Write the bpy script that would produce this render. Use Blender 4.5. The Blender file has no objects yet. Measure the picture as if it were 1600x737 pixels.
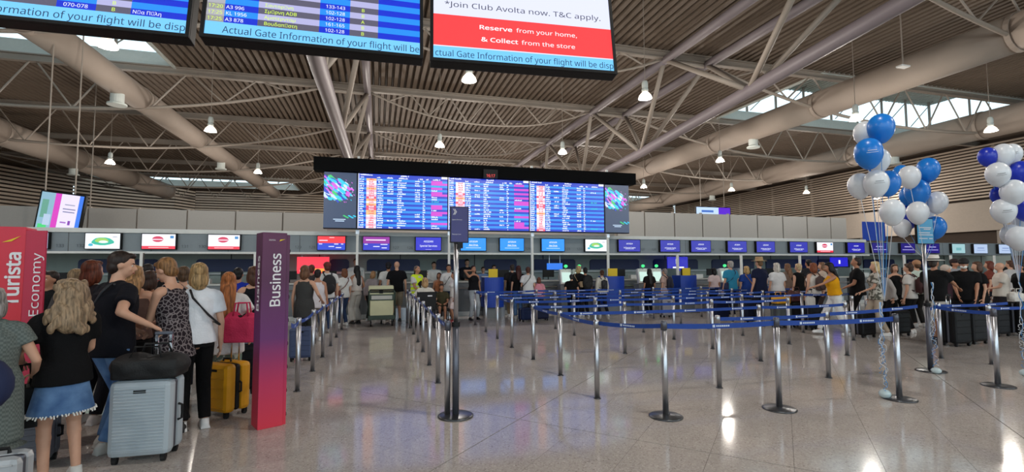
import bpy, bmesh, math, random
import numpy as np
from mathutils import Vector, Matrix, Euler, Quaternion
SC = bpy.context.scene
COL = SC.collection
PI = math.pi
rnd = random.Random(7)

# ---------------------------------------------------------------- camera
FPX = 750.0
PHI = math.atan(210 / 750.0); PITCH = math.atan(46.5 / 750.0); ROLL = math.radians(0.2)
EYE = Vector((0, 0, 1.62))
Fw = Vector((math.sin(PHI) * math.cos(PITCH), math.cos(PHI) * math.cos(PITCH), math.sin(PITCH)))
R0 = Vector((math.cos(PHI), -math.sin(PHI), 0)); U0 = R0.cross(Fw)
Rt = R0 * math.cos(ROLL) - U0 * math.sin(ROLL); Up = R0 * math.sin(ROLL) + U0 * math.cos(ROLL)
cd = bpy.data.cameras.new('camera'); cam = bpy.data.objects.new('camera', cd); COL.objects.link(cam)
cd.sensor_width = 36; cd.lens = FPX / 1600 * 36; cd.clip_end = 400; cd.clip_start = 0.05
m3 = Matrix((Rt, Up, -Fw)).transposed()
cam.matrix_world = Matrix.Translation(EYE) @ m3.to_4x4()
SC.camera = cam

def ray(px, py): return Fw + Rt * ((px - 800) / FPX) + Up * ((368.5 - py) / FPX)
def G(px, py, z=0.0):
    d = ray(px, py); return EYE + d * ((z - EYE.z) / d.z)
def PY(px, py, Y):
    d = ray(px, py); return EYE + d * (Y / d.y)
def XP(px, Y): return PY(px, 420, Y).x
def ZC(x, y): return x * math.sin(PHI) + y * math.cos(PHI)

# ---------------------------------------------------------------- light and exposure
W = bpy.data.worlds.new('sky'); SC.world = W; W.use_nodes = True
bg = W.node_tree.nodes['Background']; bg.inputs[0].default_value = (0.72, 0.90, 1.0, 1); bg.inputs[1].default_value = 1.5
SC.view_settings.view_transform = 'Standard'; SC.view_settings.look = 'None'
SC.view_settings.gamma = 1; SC.view_settings.exposure = 0.24; SC.view_settings.use_curve_mapping = False
FACADE_W = 19000; LAMP_W = 470
al = bpy.data.lights.new('facade_fill', 'AREA'); al.shape = 'RECTANGLE'; al.size = 84; al.size_y = 8.5; al.energy = FACADE_W  # added area light standing in for daylight through the unseen facade
al.color = (0.93, 0.96, 1.0)
ao = bpy.data.objects.new('facade_fill', al); COL.objects.link(ao); ao.location = (6.5, -13.4, 5.6); ao.rotation_euler = (math.radians(90), 0, PI)
SC.cycles.max_bounces = 5; SC.cycles.diffuse_bounces = 3; SC.cycles.glossy_bounces = 3; SC.cycles.transparent_max_bounces = 8
SC.cycles.sample_clamp_indirect = 4; SC.cycles.use_denoising = True
SC.cycles.caustics_reflective = False; SC.cycles.caustics_refractive = False

# ---------------------------------------------------------------- materials
MC = {}
def nm(name):
    m = bpy.data.materials.new(name); m.use_nodes = True
    return m, m.node_tree.nodes, m.node_tree.links, m.node_tree.nodes['Principled BSDF']
def lin(c):
    return tuple(((v / 255) / 12.92 if v / 255 <= 0.04045 else ((v / 255 + 0.055) / 1.055) ** 2.4) for v in c)
def mat(name, rgb, rough=0.6, metal=0.0, noise=0.08, scale=6.0, bump=0.0, spec=0.5, bscale=None):
    if name in MC: return MC[name]
    m, N, L, b = nm(name); c = lin(rgb)
    b.inputs['Roughness'].default_value = rough; b.inputs['Metallic'].default_value = metal
    b.inputs['Specular IOR Level'].default_value = spec
    tc = N.new('ShaderNodeTexCoord'); nz = N.new('ShaderNodeTexNoise'); nz.inputs['Scale'].default_value = scale; nz.inputs['Detail'].default_value = 4
    L.new(tc.outputs['Object'], nz.inputs['Vector'])
    mx = N.new('ShaderNodeMix'); mx.data_type = 'RGBA'
    mx.inputs[6].default_value = (*[v * (1 - noise) for v in c], 1); mx.inputs[7].default_value = (*[min(1, v * (1 + noise)) for v in c], 1)
    L.new(nz.outputs['Fac'], mx.inputs[0]); L.new(mx.outputs[2], b.inputs['Base Color'])
    if bump:
        bp = N.new('ShaderNodeBump'); bp.inputs['Strength'].default_value = bump; bp.inputs['Distance'].default_value = 0.01
        n2 = N.new('ShaderNodeTexNoise'); n2.inputs['Scale'].default_value = bscale or scale * 4; L.new(tc.outputs['Object'], n2.inputs['Vector'])
        L.new(n2.outputs['Fac'], bp.inputs['Height']); L.new(bp.outputs[0], b.inputs['Normal'])
    MC[name] = m; return m
def emit(name, rgb, s=1.0):
    if name in MC: return MC[name]
    m, N, L, b = nm(name); c = lin(rgb)
    b.inputs['Base Color'].default_value = (0.01, 0.01, 0.01, 1); b.inputs['Roughness'].default_value = 0.25
    b.inputs['Emission Color'].default_value = (*c, 1); b.inputs['Emission Strength'].default_value = s
    MC[name] = m; return m
def E(rgb, s=1.0): return emit('screen_%02x%02x%02x_%d' % (*rgb, int(s * 10)), rgb, s)
def cloth(rgb, kind='plain', rgb2=(240, 240, 240)):
    key = 'cloth_%s_%s_%s' % (kind, rgb, rgb2)
    if key in MC: return MC[key]
    if kind == 'plain':
        m = mat(key, rgb, 0.9, 0, 0.18, 9, 0.5, 0.2, 60); return m
    m, N, L, b = nm(key); b.inputs['Roughness'].default_value = 0.9; b.inputs['Specular IOR Level'].default_value = 0.2
    tc = N.new('ShaderNodeTexCoord'); cr = N.new('ShaderNodeValToRGB'); c1 = (*lin(rgb), 1); c2 = (*lin(rgb2), 1)
    cr.color_ramp.elements[0].color = c1; cr.color_ramp.elements[1].color = c2
    if kind == 'leopard':
        t = N.new('ShaderNodeTexVoronoi'); t.feature = 'DISTANCE_TO_EDGE'; t.inputs['Scale'].default_value = 25
        cr.color_ramp.elements[0].color = c2; cr.color_ramp.elements[1].color = c1
        cr.color_ramp.elements[0].position = 0.02; cr.color_ramp.elements[1].position = 0.12; out = t.outputs['Distance']
    elif kind == 'camo':
        t = N.new('ShaderNodeTexNoise'); t.inputs['Scale'].default_value = 14; cr.color_ramp.interpolation = 'CONSTANT'
        cr.color_ramp.elements[1].position = 0.5; e = cr.color_ramp.elements.new(0.43); e.color = (*lin((120, 118, 105)), 1); out = t.outputs['Fac']
    elif kind == 'stripe':
        t = N.new('ShaderNodeTexWave'); t.inputs['Scale'].default_value = 9; t.bands_direction = 'X'
        cr.color_ramp.elements[0].position = 0.35; cr.color_ramp.elements[1].position = 0.65; out = t.outputs['Fac']
    elif kind == 'check':
        t = N.new('ShaderNodeTexChecker'); t.inputs['Scale'].default_value = 55; out = t.outputs['Fac']
    else:  # denim
        t = N.new('ShaderNodeTexNoise'); t.inputs['Scale'].default_value = 7; t.inputs['Detail'].default_value = 8
        cr.color_ramp.elements[0].position = 0.3; cr.color_ramp.elements[1].position = 0.75; out = t.outputs['Fac']
    L.new(tc.outputs['Object'], t.inputs['Vector']); L.new(out, cr.inputs[0]); L.new(cr.outputs[0], b.inputs['Base Color'])
    MC[key] = m; return m

M = dict(
 steel=mat('brushed_steel', (188, 190, 196), 0.33, 1.0, 0.05, 30), chrome=mat('polished_steel', (205, 207, 212), 0.12, 1.0, 0.03),
 sleeve=mat('grey_painted_steel', (96, 98, 108), 0.4, 0.6), black=mat('black_plastic', (14, 14, 16), 0.55, spec=0.3), rubber=mat('rubber', (12, 12, 13), 0.8),
 boardblack=mat('board_black', (9, 9, 10), 0.85, spec=0.15),
 base=mat('cast_dark_steel', (88, 90, 94), 0.3, 0.8), belt=mat('blue_webbing', (24, 66, 150), 0.75, 0, 0.1, 40, 0.3), beltmark=mat('white_belt_print', (205, 215, 235), 0.7),
 deck=mat('roof_deck_paint', (114, 100, 87), 0.7, 0, 0.12, 0.4), beam=mat('roof_steel_paint', (152, 142, 132), 0.55, 0, 0.08, 0.6),
 chord=mat('chord_paint', (128, 119, 124), 0.5, 0, 0.08, 0.5), duct=mat('duct_paint', (160, 147, 136), 0.75, 0.0, 0.08, 1.2),
 pale=mat('pale_upstand_panel', (205, 212, 208), 0.7), slat=mat('pale_timber_slat', (206, 188, 170), 0.6, 0, 0.1, 2),
 slatback=mat('dark_void_lining', (84, 72, 64), 0.9), wallp=mat('beige_plaster', (188, 176, 164), 0.8), panel=mat('grey_mesh_panel', (172, 168, 164), 0.6, 0.2, 0.06, 20),
 seam=mat('dark_seam', (80, 76, 74), 0.7), fascia=mat('blue_grey_fascia', (138, 147, 153), 0.5), strip=mat('white_painted_strip', (238, 238, 234), 0.5),
 back=mat('grey_green_laminate', (176, 184, 176), 0.55), navy=mat('navy_laminate', (22, 38, 92), 0.45), desk=mat('grey_laminate', (122, 126, 130), 0.5),
 blue=mat('blue_laminate', (18, 62, 170), 0.4), worktop=mat('pale_worktop', (196, 196, 190), 0.35), white=mat('white_plastic', (228, 228, 226), 0.45),
 yellow=mat('yellow_notice', (236, 200, 40), 0.6), cream=mat('cream_panel', (216, 214, 176), 0.55), green=mat('dark_green_metal', (52, 70, 60), 0.5),
 paper=mat('paper', (232, 232, 228), 0.8), ribbonw=mat('white_ribbon', (225, 228, 235), 0.4), ribbonb=mat('blue_ribbon', (60, 150, 220), 0.4),
 text_dark=mat('grey_number_print', (84, 92, 100), 0.6), glassy=mat('tinted_glass', (150, 170, 175), 0.1), white_print=mat('white_print', (236, 232, 235), 0.6))
gm, N_, L_, b_ = nm('window_glass')
tr = N_.new('ShaderNodeBsdfTransparent'); gl = N_.new('ShaderNodeBsdfGlossy'); gl.inputs['Roughness'].default_value = 0.03; mxs = N_.new('ShaderNodeMixShader'); mxs.inputs[0].default_value = 0.08
tr.inputs[0].default_value = (0.93, 0.98, 0.98, 1)
L_.new(tr.outputs[0], mxs.inputs[1]); L_.new(gl.outputs[0], mxs.inputs[2]); L_.new(mxs.outputs[0], N_['Material Output'].inputs[0]); M['glass'] = gm

def floor_mat(name, shift):
    m, N, L, b = nm(name)
    tc = N.new('ShaderNodeTexCoord'); oi = N.new('ShaderNodeObjectInfo')
    v = N.new('ShaderNodeTexVoronoi'); v.inputs['Scale'].default_value = 85; v.feature = 'F1'
    n = N.new('ShaderNodeTexNoise'); n.inputs['Scale'].default_value = 0.55; n.inputs['Detail'].default_value = 5
    geo = N.new('ShaderNodeNewGeometry')
    L.new(geo.outputs['Position'], v.inputs['Vector']); L.new(geo.outputs['Position'], n.inputs['Vector'])
    cr = N.new('ShaderNodeValToRGB'); e = cr.color_ramp.elements
    e[0].position = 0.0; e[0].color = (*lin((140, 131, 126)), 1); e[1].position = 1; e[1].color = (*lin((218, 212, 206)), 1)
    x = e.new(0.22); x.color = (*lin((180, 172, 167)), 1); x = e.new(0.8); x.color = (*lin((194, 187, 181)), 1)
    L.new(v.outputs['Color'], cr.inputs[0])
    mx = N.new('ShaderNodeMix'); mx.data_type = 'RGBA'; mx.blend_type = 'MULTIPLY'; mx.inputs[0].default_value = 1
    c2 = N.new('ShaderNodeValToRGB'); c2.color_ramp.elements[0].color = (0.86 + shift, 0.86 + shift, 0.87 + shift, 1); c2.color_ramp.elements[1].color = (1, 1, 1, 1)
    c2.color_ramp.elements[0].position = 0.35; c2.color_ramp.elements[1].position = 0.65
    L.new(n.outputs['Fac'], c2.inputs[0]); L.new(cr.outputs[0], mx.inputs[6]); L.new(c2.outputs[0], mx.inputs[7])
    L.new(mx.outputs[2], b.inputs['Base Color'])
    b.inputs['Specular IOR Level'].default_value = 0.26
    rr = N.new('ShaderNodeMapRange'); rr.inputs[3].default_value = 0.07; rr.inputs[4].default_value = 0.11
    L.new(n.outputs['Fac'], rr.inputs[0]); L.new(rr.outputs[0], b.inputs['Roughness'])
    return m
M['floor'] = floor_mat('polished_terrazzo', 0.0)
M['grout'] = mat('dark_grout', (70, 64, 60), 0.8)

# ---------------------------------------------------------------- mesh helpers
def ring(n): return [(math.cos(2 * PI * i / n), math.sin(2 * PI * i / n)) for i in range(n)]
class MB:
    def __init__(s): s.v = []; s.f = []; s.mi = []; s.m = 0
    def add(s, vs, fs):
        o = len(s.v); s.v.extend([tuple(v) for v in vs]); s.f.extend([tuple(i + o for i in f) for f in fs]); s.mi.extend([s.m] * len(fs)); return s
    def box(s, a, b, rot=None, piv=None):
        x0, y0, z0 = a; x1, y1, z1 = b
        vs = [Vector(p) for p in ((x0, y0, z0), (x1, y0, z0), (x1, y1, z0), (x0, y1, z0), (x0, y0, z1), (x1, y0, z1), (x1, y1, z1), (x0, y1, z1))]
        if rot is not None:
            pv = Vector(piv) if piv else (Vector(a) + Vector(b)) / 2
            vs = [rot @ (p - pv) + pv for p in vs]
        return s.add(vs, [(0, 3, 2, 1), (4, 5, 6, 7), (0, 1, 5, 4), (1, 2, 6, 5), (2, 3, 7, 6), (3, 0, 4, 7)])
    def tube(s, p, q, r, r2=None, n=8):
        p = Vector(p); q = Vector(q); r2 = r if r2 is None else r2
        d = (q - p).normalized() if (q - p).length > 1e-9 else Vector((0, 0, 1)); qt = d.to_track_quat('Z', 'Y'); R = ring(n)
        vs = [p + qt @ Vector((c * r, t * r, 0)) for c, t in R] + [q + qt @ Vector((c * r2, t * r2, 0)) for c, t in R]
        fs = [(i, (i + 1) % n, n + (i + 1) % n, n + i) for i in range(n)] + [tuple(range(n - 1, -1, -1)), tuple(range(n, 2 * n))]
        return s.add(vs, fs)
    def path(s, pts, r, n=8):
        pts = [Vector(p) for p in pts]; R = ring(n); vs = []; fs = []
        for i, p in enumerate(pts):
            d = (pts[min(i + 1, len(pts) - 1)] - pts[max(i - 1, 0)]).normalized(); qt = d.to_track_quat('Z', 'Y')
            rr = r[i] if isinstance(r, (list, tuple)) else r
            vs += [p + qt @ Vector((c * rr, t * rr, 0)) for c, t in R]
        for k in range(len(pts) - 1):
            # match rings by nearest start vertex
            a = vs[k * n]; j = min(range(n), key=lambda j: (vs[(k + 1) * n + j] - a).length)
            fs += [(k * n + i, k * n + (i + 1) % n, (k + 1) * n + (i + 1 + j) % n, (k + 1) * n + (i + j) % n) for i in range(n)]
        fs += [tuple(range(n - 1, -1, -1)), tuple(range(len(vs) - n, len(vs)))]
        return s.add(vs, fs)
    def lathe(s, prof, c=(0, 0, 0), n=20):
        R = ring(n); vs = []; fs = []
        for r, z in prof: vs += [(c[0] + a * max(r, 1e-4), c[1] + b * max(r, 1e-4), c[2] + z) for a, b in R]
        for k in range(len(prof) - 1): fs += [(k * n + i, k * n + (i + 1) % n, (k + 1) * n + (i + 1) % n, (k + 1) * n + i) for i in range(n)]
        fs += [tuple(range(n - 1, -1, -1)), tuple(range(len(vs) - n, len(vs)))]
        return s.add(vs, fs)
    def ell(s, c, r, rot=None, n=12, m=8):
        c = Vector(c); vs = []; fs = []
        for j in range(1, m):
            a = PI * j / m
            for i in range(n):
                t = 2 * PI * i / n; p = Vector((r[0] * math.sin(a) * math.cos(t), r[1] * math.sin(a) * math.sin(t), r[2] * math.cos(a)))
                vs.append(c + (rot @ p if rot is not None else p))
        tp = Vector((0, 0, r[2])); 
        vs.append(c + (rot @ tp if rot is not None else tp)); vs.append(c - (rot @ tp if rot is not None else tp)); T = len(vs) - 2
        for j in range(m - 2):
            fs += [(j * n + i, (j + 1) * n + i, (j + 1) * n + (i + 1) % n, j * n + (i + 1) % n) for i in range(n)]
        fs += [(T, i, (i + 1) % n) for i in range(n)] + [(T + 1, (m - 2) * n + (i + 1) % n, (m - 2) * n + i) for i in range(n)]
        return s.add(vs, fs)
    def rc(s, p, q, r1, r2=None):
        r2 = r1 if r2 is None else r2
        s.ell(p, (r1,) * 3, n=10, m=6); s.ell(q, (r2,) * 3, n=10, m=6); return s.tube(p, q, r1, r2, 10)
    def efr(s, lo, hi, n=18, T=None):     # flat-ended elliptical frustum; lo/hi = (z, rx, ry, yoff)
        T = T or (lambda p: p); R = ring(n)
        vs = [T(Vector((c * k[1], t * k[2] + k[3], k[0]))) for k in (lo, hi) for c, t in R]
        return s.add(vs, [(i, (i + 1) % n, n + (i + 1) % n, n + i) for i in range(n)] + [tuple(range(n - 1, -1, -1)), tuple(range(n, 2 * n))])
    def rect(s, x0, z0, x1, z1, y=0.0):   # upright, facing -Y
        return s.add([(x0, y, z0), (x1, y, z0), (x1, y, z1), (x0, y, z1)], [(0, 1, 2, 3)])
    def mesh(s, name, mats, smooth=False):
        me = bpy.data.meshes.new(name); me.from_pydata(s.v, [], s.f)
        for m in (mats if isinstance(mats, (list, tuple)) else [mats]): me.materials.append(m)
        if len(me.materials) > 1: me.polygons.foreach_set('material_index', s.mi)
        if smooth: me.polygons.foreach_set('use_smooth', [True] * len(me.polygons))
        me.update(); return me
    def build(s, name, mats, parent=None, smooth=False, loc=None, rz=None, bevel=0, **kw):
        o = bpy.data.objects.new(name, s.mesh(name, mats, smooth)); return put(o, parent, loc, rz, bevel=bevel, **kw)
def put(o, parent=None, loc=None, rz=None, label=None, cat=None, group=None, kind=None, bevel=0):
    COL.objects.link(o)
    if parent is not None: o.parent = parent
    if loc is not None: o.location = loc
    if rz is not None: o.rotation_euler = (0, 0, rz)
    if label: o['label'] = label
    if cat: o['category'] = cat
    if group: o['group'] = group
    if kind: o['kind'] = kind
    if bevel:
        b = o.modifiers.new('soft_edges', 'BEVEL'); b.width = bevel; b.segments = 2; b.limit_method = 'ANGLE'
    return o
def root(name, label, cat, loc=(0, 0, 0), rz=0, group=None, kind=None):
    o = bpy.data.objects.new(name, None); o.empty_display_size = 0.1
    return put(o, None, loc, rz, label, cat, group, kind)
def inst(name, me, parent, loc=None, rz=None, **kw): return put(bpy.data.objects.new(name, me), parent, loc, rz, **kw)
def clone(o, loc, rz=None, label=None, parent=None):
    c = o.copy(); COL.objects.link(c)
    if parent is not None: c.parent = parent
    if loc is not None: c.location = loc
    if rz is not None: c.rotation_euler = (0, 0, rz)
    if label: c['label'] = label
    for ch in list(o.children): clone(ch, None, None, None, c)
    return c
FONT = None
try:
    import os
    FONT = bpy.data.fonts.load(os.path.join(bpy.utils.system_resource('DATAFILES', path='fonts'), 'NotoSansMath-Regular.woff2'))
except Exception: FONT = None
def text(name, s, size, m, parent, loc, rot=(PI / 2, 0, 0), align='LEFT', sx=1.0, ext=0.0, bold=0.0):
    c = bpy.data.curves.new(name, 'FONT'); c.body = s; c.size = size; c.align_x = align; c.extrude = ext; c.offset = bold; c.resolution_u = 4 if size > .06 else 3
    if FONT: c.font = FONT
    c.materials.append(m); o = bpy.data.objects.new(name, c); COL.objects.link(o); o.parent = parent; o.location = loc; o.rotation_euler = rot; o.scale = (sx, 1, 1)
    return o
# ================================================================ hall shell
XC = 6.55; XL, XR = -38.0, 51.0; YB, YF = 74.5, -14.0; ZD = 12.35
BY = [-5.2, 3.4, 12.0, 20.6, 29.2, 37.8, 46.4, 55.0, 63.6, 72.2, 80.8]
# floor: slab with diagonal stone tiles laid on it
floor = MB().box((XL - 1, YF - 1, -0.3), (XR + 1, YB + 1, -0.006)).build('floor', M['grout'], kind='structure')
TS = 0.887 / math.sqrt(2); q2 = math.sqrt(0.5)
# u along (1,1)/sqrt2 , v along (-1,1)/sqrt2
U00 = 6.43 * q2; V00 = 3.51 * q2
def tile_geo(mb, cu, cv, gu0, gv0, top=0.0):
    h = TS / 2
    us = (cu - h + gu0, cu + h - 0.0012); vs_ = (cv - h + gv0, cv + h - 0.0012)
    P = [((u - v) * q2, (u + v) * q2) for u, v in ((us[0], vs_[0]), (us[1], vs_[0]), (us[1], vs_[1]), (us[0], vs_[1]))]
    return P
tiles = []
for i in range(-150, 150):
    for j in range(-150, 150):
        cu = U00 + (i + .5) * TS; cv = V00 + (j + .5) * TS; x = (cu - cv) * q2; y = (cu + cv) * q2
        if XL < x < XR and YF + 1 < y < YB: tiles.append((x, y, cu, cv, i, j))
def vis(x, y):
    z = ZC(x, y)
    if z < 3.0: return False
    l = (x * math.cos(PHI) - y * math.sin(PHI)) / z * FPX
    return abs(l) < 860
near = sorted([t for t in tiles if vis(t[0], t[1])], key=lambda t: ZC(t[0], t[1]))[:290]
ns = set((t[4], t[5]) for t in near)
tm = {}
for t in near:
    x, y, cu, cv, i, j = t; k = (i % 7 == 0, j % 7 == 0)
    if k not in tm:
        mb = MB(); h = TS / 2; g0 = 0.008 if k[0] else 0.0012; g1 = 0.008 if k[1] else 0.0012
        pts = [((u - v) * q2, (u + v) * q2) for u, v in ((-h + g0, -h + g1), (h - .0012, -h + g1), (h - .0012, h - .0012), (-h + g0, h - .0012))]
        mb.add([(a, b, -0.006) for a, b in pts] + [(a, b, 0) for a, b in pts], [(4, 5, 6, 7), (0, 1, 5, 4), (1, 2, 6, 5), (2, 3, 7, 6), (3, 0, 4, 7)])
        tm[k] = mb.mesh('tile', M['floor'])
    inst('tile', tm[k], floor, (x, y, 0))
mb = MB(); h = TS / 2
for x, y, cu, cv, i, j in tiles:
    if (i, j) in ns: continue
    g0 = 0.005 if i % 7 == 0 else 0.0012; g1 = 0.005 if j % 7 == 0 else 0.0012
    mb.add([(x + (u - v) * q2, y + (u + v) * q2, 0) for u, v in ((-h + g0, -h + g1), (h - .0012, -h + g1), (h - .0012, h - .0012), (-h + g0, h - .0012))], [(0, 1, 2, 3)])
mb.build('far_tiles', M['floor'], floor, kind='stuff')

# ceiling deck: folded sheet, ribs along Y, one panel per bay and girder gap
ceil = root('ceiling', 'brown-grey folded steel roof deck over the hall', 'ceiling', (0, 0, ZD), kind='structure')
def deck(x0, x1, y0, y1, z, parent, m, name='deck_panel', pitch=0.36, dep=0.27):
    n = max(1, round((x1 - x0) / pitch)); p = (x1 - x0) / n; xs = []
    for k in range(n):
        a = x0 + k * p; xs += [(a, dep), (a + p * .22, dep), (a + p * .34, 0), (a + p * .88, 0)]
    xs.append((x1, dep))
    vs = [(x, y0, z + zz) for x, zz in xs] + [(x, y1, z + zz) for x, zz in xs]; L = len(xs)
    return MB().add(vs, [(i, i + L, i + 1 + L, i + 1) for i in range(L - 1)]).build(name, m, parent)
LANT = [(-32.2, -10.7, 20.6, 29.2), (-32.2, -10.7, 63.6, 72.2), (23.8, 45.3, 20.6, 29.2), (23.8, 45.3, 63.6, 72.2), (-32.2, -10.7, 3.4, 12.0), (23.8, 45.3, 3.4, 12.0)]
for k in range(-1, len(BY) - 1):
    y0 = YF if k < 0 else BY[k]; y1 = BY[k + 1]
    for x0, x1 in ((XL - 1, -32.2), (-32.2, -10.7), (-10.7, -1.9), (-1.9, 6.55), (6.55, 15.0), (15.0, 23.8), (23.8, 45.3), (45.3, XR + 1)):
        if any(abs(l[0] - x0) < .1 and abs(l[2] - y0) < .1 for l in LANT): continue
        deck(x0, x1, y0, y1, 0, ceil, M['deck'])
MB().box((XL - 1, YF - 1, .5), (-10.7, YF + .1, .7)).build('roof_edge', M['deck'], ceil)
# roof closing slab above the deck outside the lanterns keeps daylight out of the folds
# lanterns: upstand, glazing, mullions and their own roof
for li, (x0, x1, y0, y1) in enumerate(LANT):
    r = root('skylight', ['raised rooflight nearest on the left, crossed by a duct', 'farther rooflight on the left, beyond the lamps', 'large raised rooflight on the right behind the balloons', 'farther rooflight on the right beside the far lamps', 'rooflight on the left above the hanging screens', 'rooflight on the right overhead'][li], 'skylight', (0, 0, ZD), kind='structure')
    T = 0.12; H1, H2 = 0.72, 3.1
    for nmx, a, b in (('upstand', (x0, y1, -.1), (x1, y1 + T, H1)), ('upstand', (x0, y0 - T, -.1), (x1, y0, H1)), ('upstand', (x0 - T, y0 - T, -.1), (x0, y1 + T, H1)), ('upstand', (x1, y0 - T, -.1), (x1 + T, y1 + T, H1))):
        MB().box(a, b).build(nmx, M['pale'], r)
    nx = 8
    for yy in (y0, y1):
        for k in range(nx + 1):
            xx = x0 + (x1 - x0) * k / nx; MB().box((xx - .06, yy - .02, H1), (xx + .06, yy + .1, H2)).build('mullion', M['beam'], r)
            if k < nx: MB().rect(xx + .06, H1, xx + (x1 - x0) / nx - .06, H2, yy + .04).build('pane', M['glass'], r)
    for xx in (x0, x1):
        for k in range(4):
            ya = y0 + (y1 - y0) * k / 3; MB().box((xx - .05, ya - .06, H1), (xx + .05, ya + .06, H2)).build('mullion', M['beam'], r)
            if k < 3: yb = ya + (y1 - y0) / 3 - .06; MB().add([(xx, ya + .06, H1), (xx, yb, H1), (xx, yb, H2), (xx, ya + .06, H2)], [(0, 1, 2, 3)]).build('pane', M['glass'], r)
    deck(x0 - 1, x1 + 1, y0 - .8, y1 + .8, H2, r, M['pale'], 'roof_panel')
    for k in range(nx):       # thin bracing behind the glass
        a = x0 + (x1 - x0) * k / nx; b = x0 + (x1 - x0) * (k + 1) / nx
        MB().tube((a, y1 - .3, H1), (b, y1 - .3, H2), .035, n=6).build('brace', M['beam'], r)

# roof steel: cross beams, belly trusses, long girders
for k, y in enumerate(BY[:-2]):
    for x0, x1 in ((XL, -3.1), (-3.1, 16.2), (16.2, XR)):
        b = root('trim_1', 'pale steel roof beam running across the hall', 'beam', ((x0 + x1) / 2, y, 0), kind='structure'); L2 = (x1 - x0) / 2
        mb = MB().box((-L2, -.14, ZD - .40), (L2, .14, ZD - .34)).box((-L2, -.03, ZD - .34), (L2, .03, ZD - .06)).box((-L2, -.14, ZD - .06), (L2, .14, ZD))
        mb.build('flange_beam', M['beam'], b)
        if k == 0: continue
        a, bb, dp = ((x0 + 4, x1, 2.35) if x0 == XL else (x0 + 2.4, x1 - 2.4, 1.5) if x0 == -3.1 else (x0, x1 - 4, 2.35))
        cx = (x0 + x1) / 2; N = 24; zt = ZD - .35
        f = lambda t: zt - dp * (1 - abs(2 * t - 1) ** 2.2)
        pts = [(a + (bb - a) * i / N - cx, 0, f(i / N)) for i in range(N + 1)]
        MB().path(pts, .085 if dp > 2 else .06, 8).build('bottom_chord', M['beam'], b, smooth=True)
        nw = 9 if dp > 2 else 6
        for i in range(nw):
            t = (i + .5) / nw; xm = a + (bb - a) * t - cx; w = (bb - a) / nw * .5
            for sg in (-1, 1):
                ta = t
                MB().tube((xm, 0, f(ta)), (xm + sg * w * .92, 0, zt), .045, n=6).build('web_brace', M['beam'], b)
def girder(xa, xb, xm, zfun, label):
    g = root('trim_2', label, 'girder', (xm, 0, 0), kind='structure')
    for x in (xa, xb):
        for k in range(len(BY) - 2): MB().tube((x - xm, BY[k], ZD - .45), (x - xm, BY[k + 1], ZD - .45), .21, n=14).build('top_chord', M['chord'], g, smooth=True)
    ym = [(BY[k] + BY[k + 1]) / 2 for k in range(len(BY) - 2)]
    MB().path([(0, y, zfun(y)) for y in [-9.5] + ym], .27, 16).build('bottom_chord', M['chord'], g, smooth=True)
    for y in ym:
        for dx in (xa - xm, xb - xm):
            for dy in (-4.3, 4.3):
                MB().tube((dx * .12, y + dy * .04, zfun(y) + .1), (dx, y + dy * .97, ZD - .5), .125, n=10).build('strut', M['beam'], g, smooth=True)
    for y in BY[1:-1]: MB().tube((xa - xm, y, ZD - .5), (xb - xm, y, ZD - .5), .12, n=8).build('cross_tie', M['beam'], g)
girder(-3.1, -0.7, -1.9, lambda y: 1.62 + (6.35 + (y - 15) * .045 if y > 15 else 6.35), 'left roof girder with blue-grey lower tube passing behind the screens')
girder(13.8, 16.2, 15.0, lambda y: 1.62 + (7.75 - (y - 10.8) * .075 if y < 30 else 6.3), 'right roof girder with long slanting blue-grey lower tube')
# ducts
for x, z, r, lab in ((-12.2, 10.5, .60, 'fat beige duct crossing the left rooflight'), (23.6, 10.5, .74, 'long beige duct crossing the right rooflight'),
                     (-23.5, 10.3, .85, 'wide beige duct beside the left slatted wall'), (36.5, 10.3, .85, 'wide beige duct above the right slatted wall')):
    d = root('air_duct', lab, 'duct', (x, 0, z), kind='thing')
    for k in range(len(BY) - 3): MB().tube((0, BY[k] + .02, 0), (0, BY[k + 1] - .02, 0), r, n=24).build('duct_section', M['duct'], d, smooth=True); MB().tube((0, BY[k + 1] - .09, 0), (0, BY[k + 1] + .09, 0), r + .035, n=24).build('collar', M['duct'], d)
    for y in {-12.2: (8.0, 27.0, 43), 23.6: (6.0, 25.6, 43), -23.5: (26, 46), 36.5: (26, 46)}[x]:
        MB().lathe([(.24, -r - .5), (.40, -r - .5), (.40, -r - .42), (.28, -r - .38), (.28, -r * .8)], (0, y, 0), 20).build('outlet', M['pale'], d, smooth=False)
# walls
def slats(parent, p0, p1, z0, z1, n, m=M['slat']):
    d = Vector((p1[0] - p0[0], p1[1] - p0[1], 0)); L = d.length; ang = math.atan2(d.y, d.x)
    me = MB().box((0, -.05, 0), (L, .05, (z1 - z0) / n * .56)).mesh('slat', m)
    for k in range(n):
        o = inst('slat', me, parent, (p0[0], p0[1], z0 + (z1 - z0) * (k + .3) / n), ang)
def wall(name, p0, p1, z0, z1, m, label, t=.2, off=0.25):
    d = Vector((p1[0] - p0[0], p1[1] - p0[1], 0)); L = d.length; ang = math.atan2(d.y, d.x)
    return MB().box((0, off, z0), (L, off + t, z1)).build(name, m, None, loc=(p0[0], p0[1], 0), rz=ang, label=label, kind='structure')
WH = ZD + .2
wl = wall('wall_left', (XL, YF), (XL, 52), 0, WH, M['wallp'], 'left hall wall with pale slats', off=0)
wc = wall('wall_left', (XL, 52), (XL, YB), 0, WH, M['slatback'], 'dark left hall wall behind the curved slats', off=.0)
wall('wall_back', (XL, YB), (-24, YB), 0, WH, M['slatback'], 'dark far hall wall behind the curved slats')
wb = wall('wall_back', (-24, YB), (XR, YB), 0, WH, M['slatback'], 'far hall wall behind grey panels')
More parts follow.
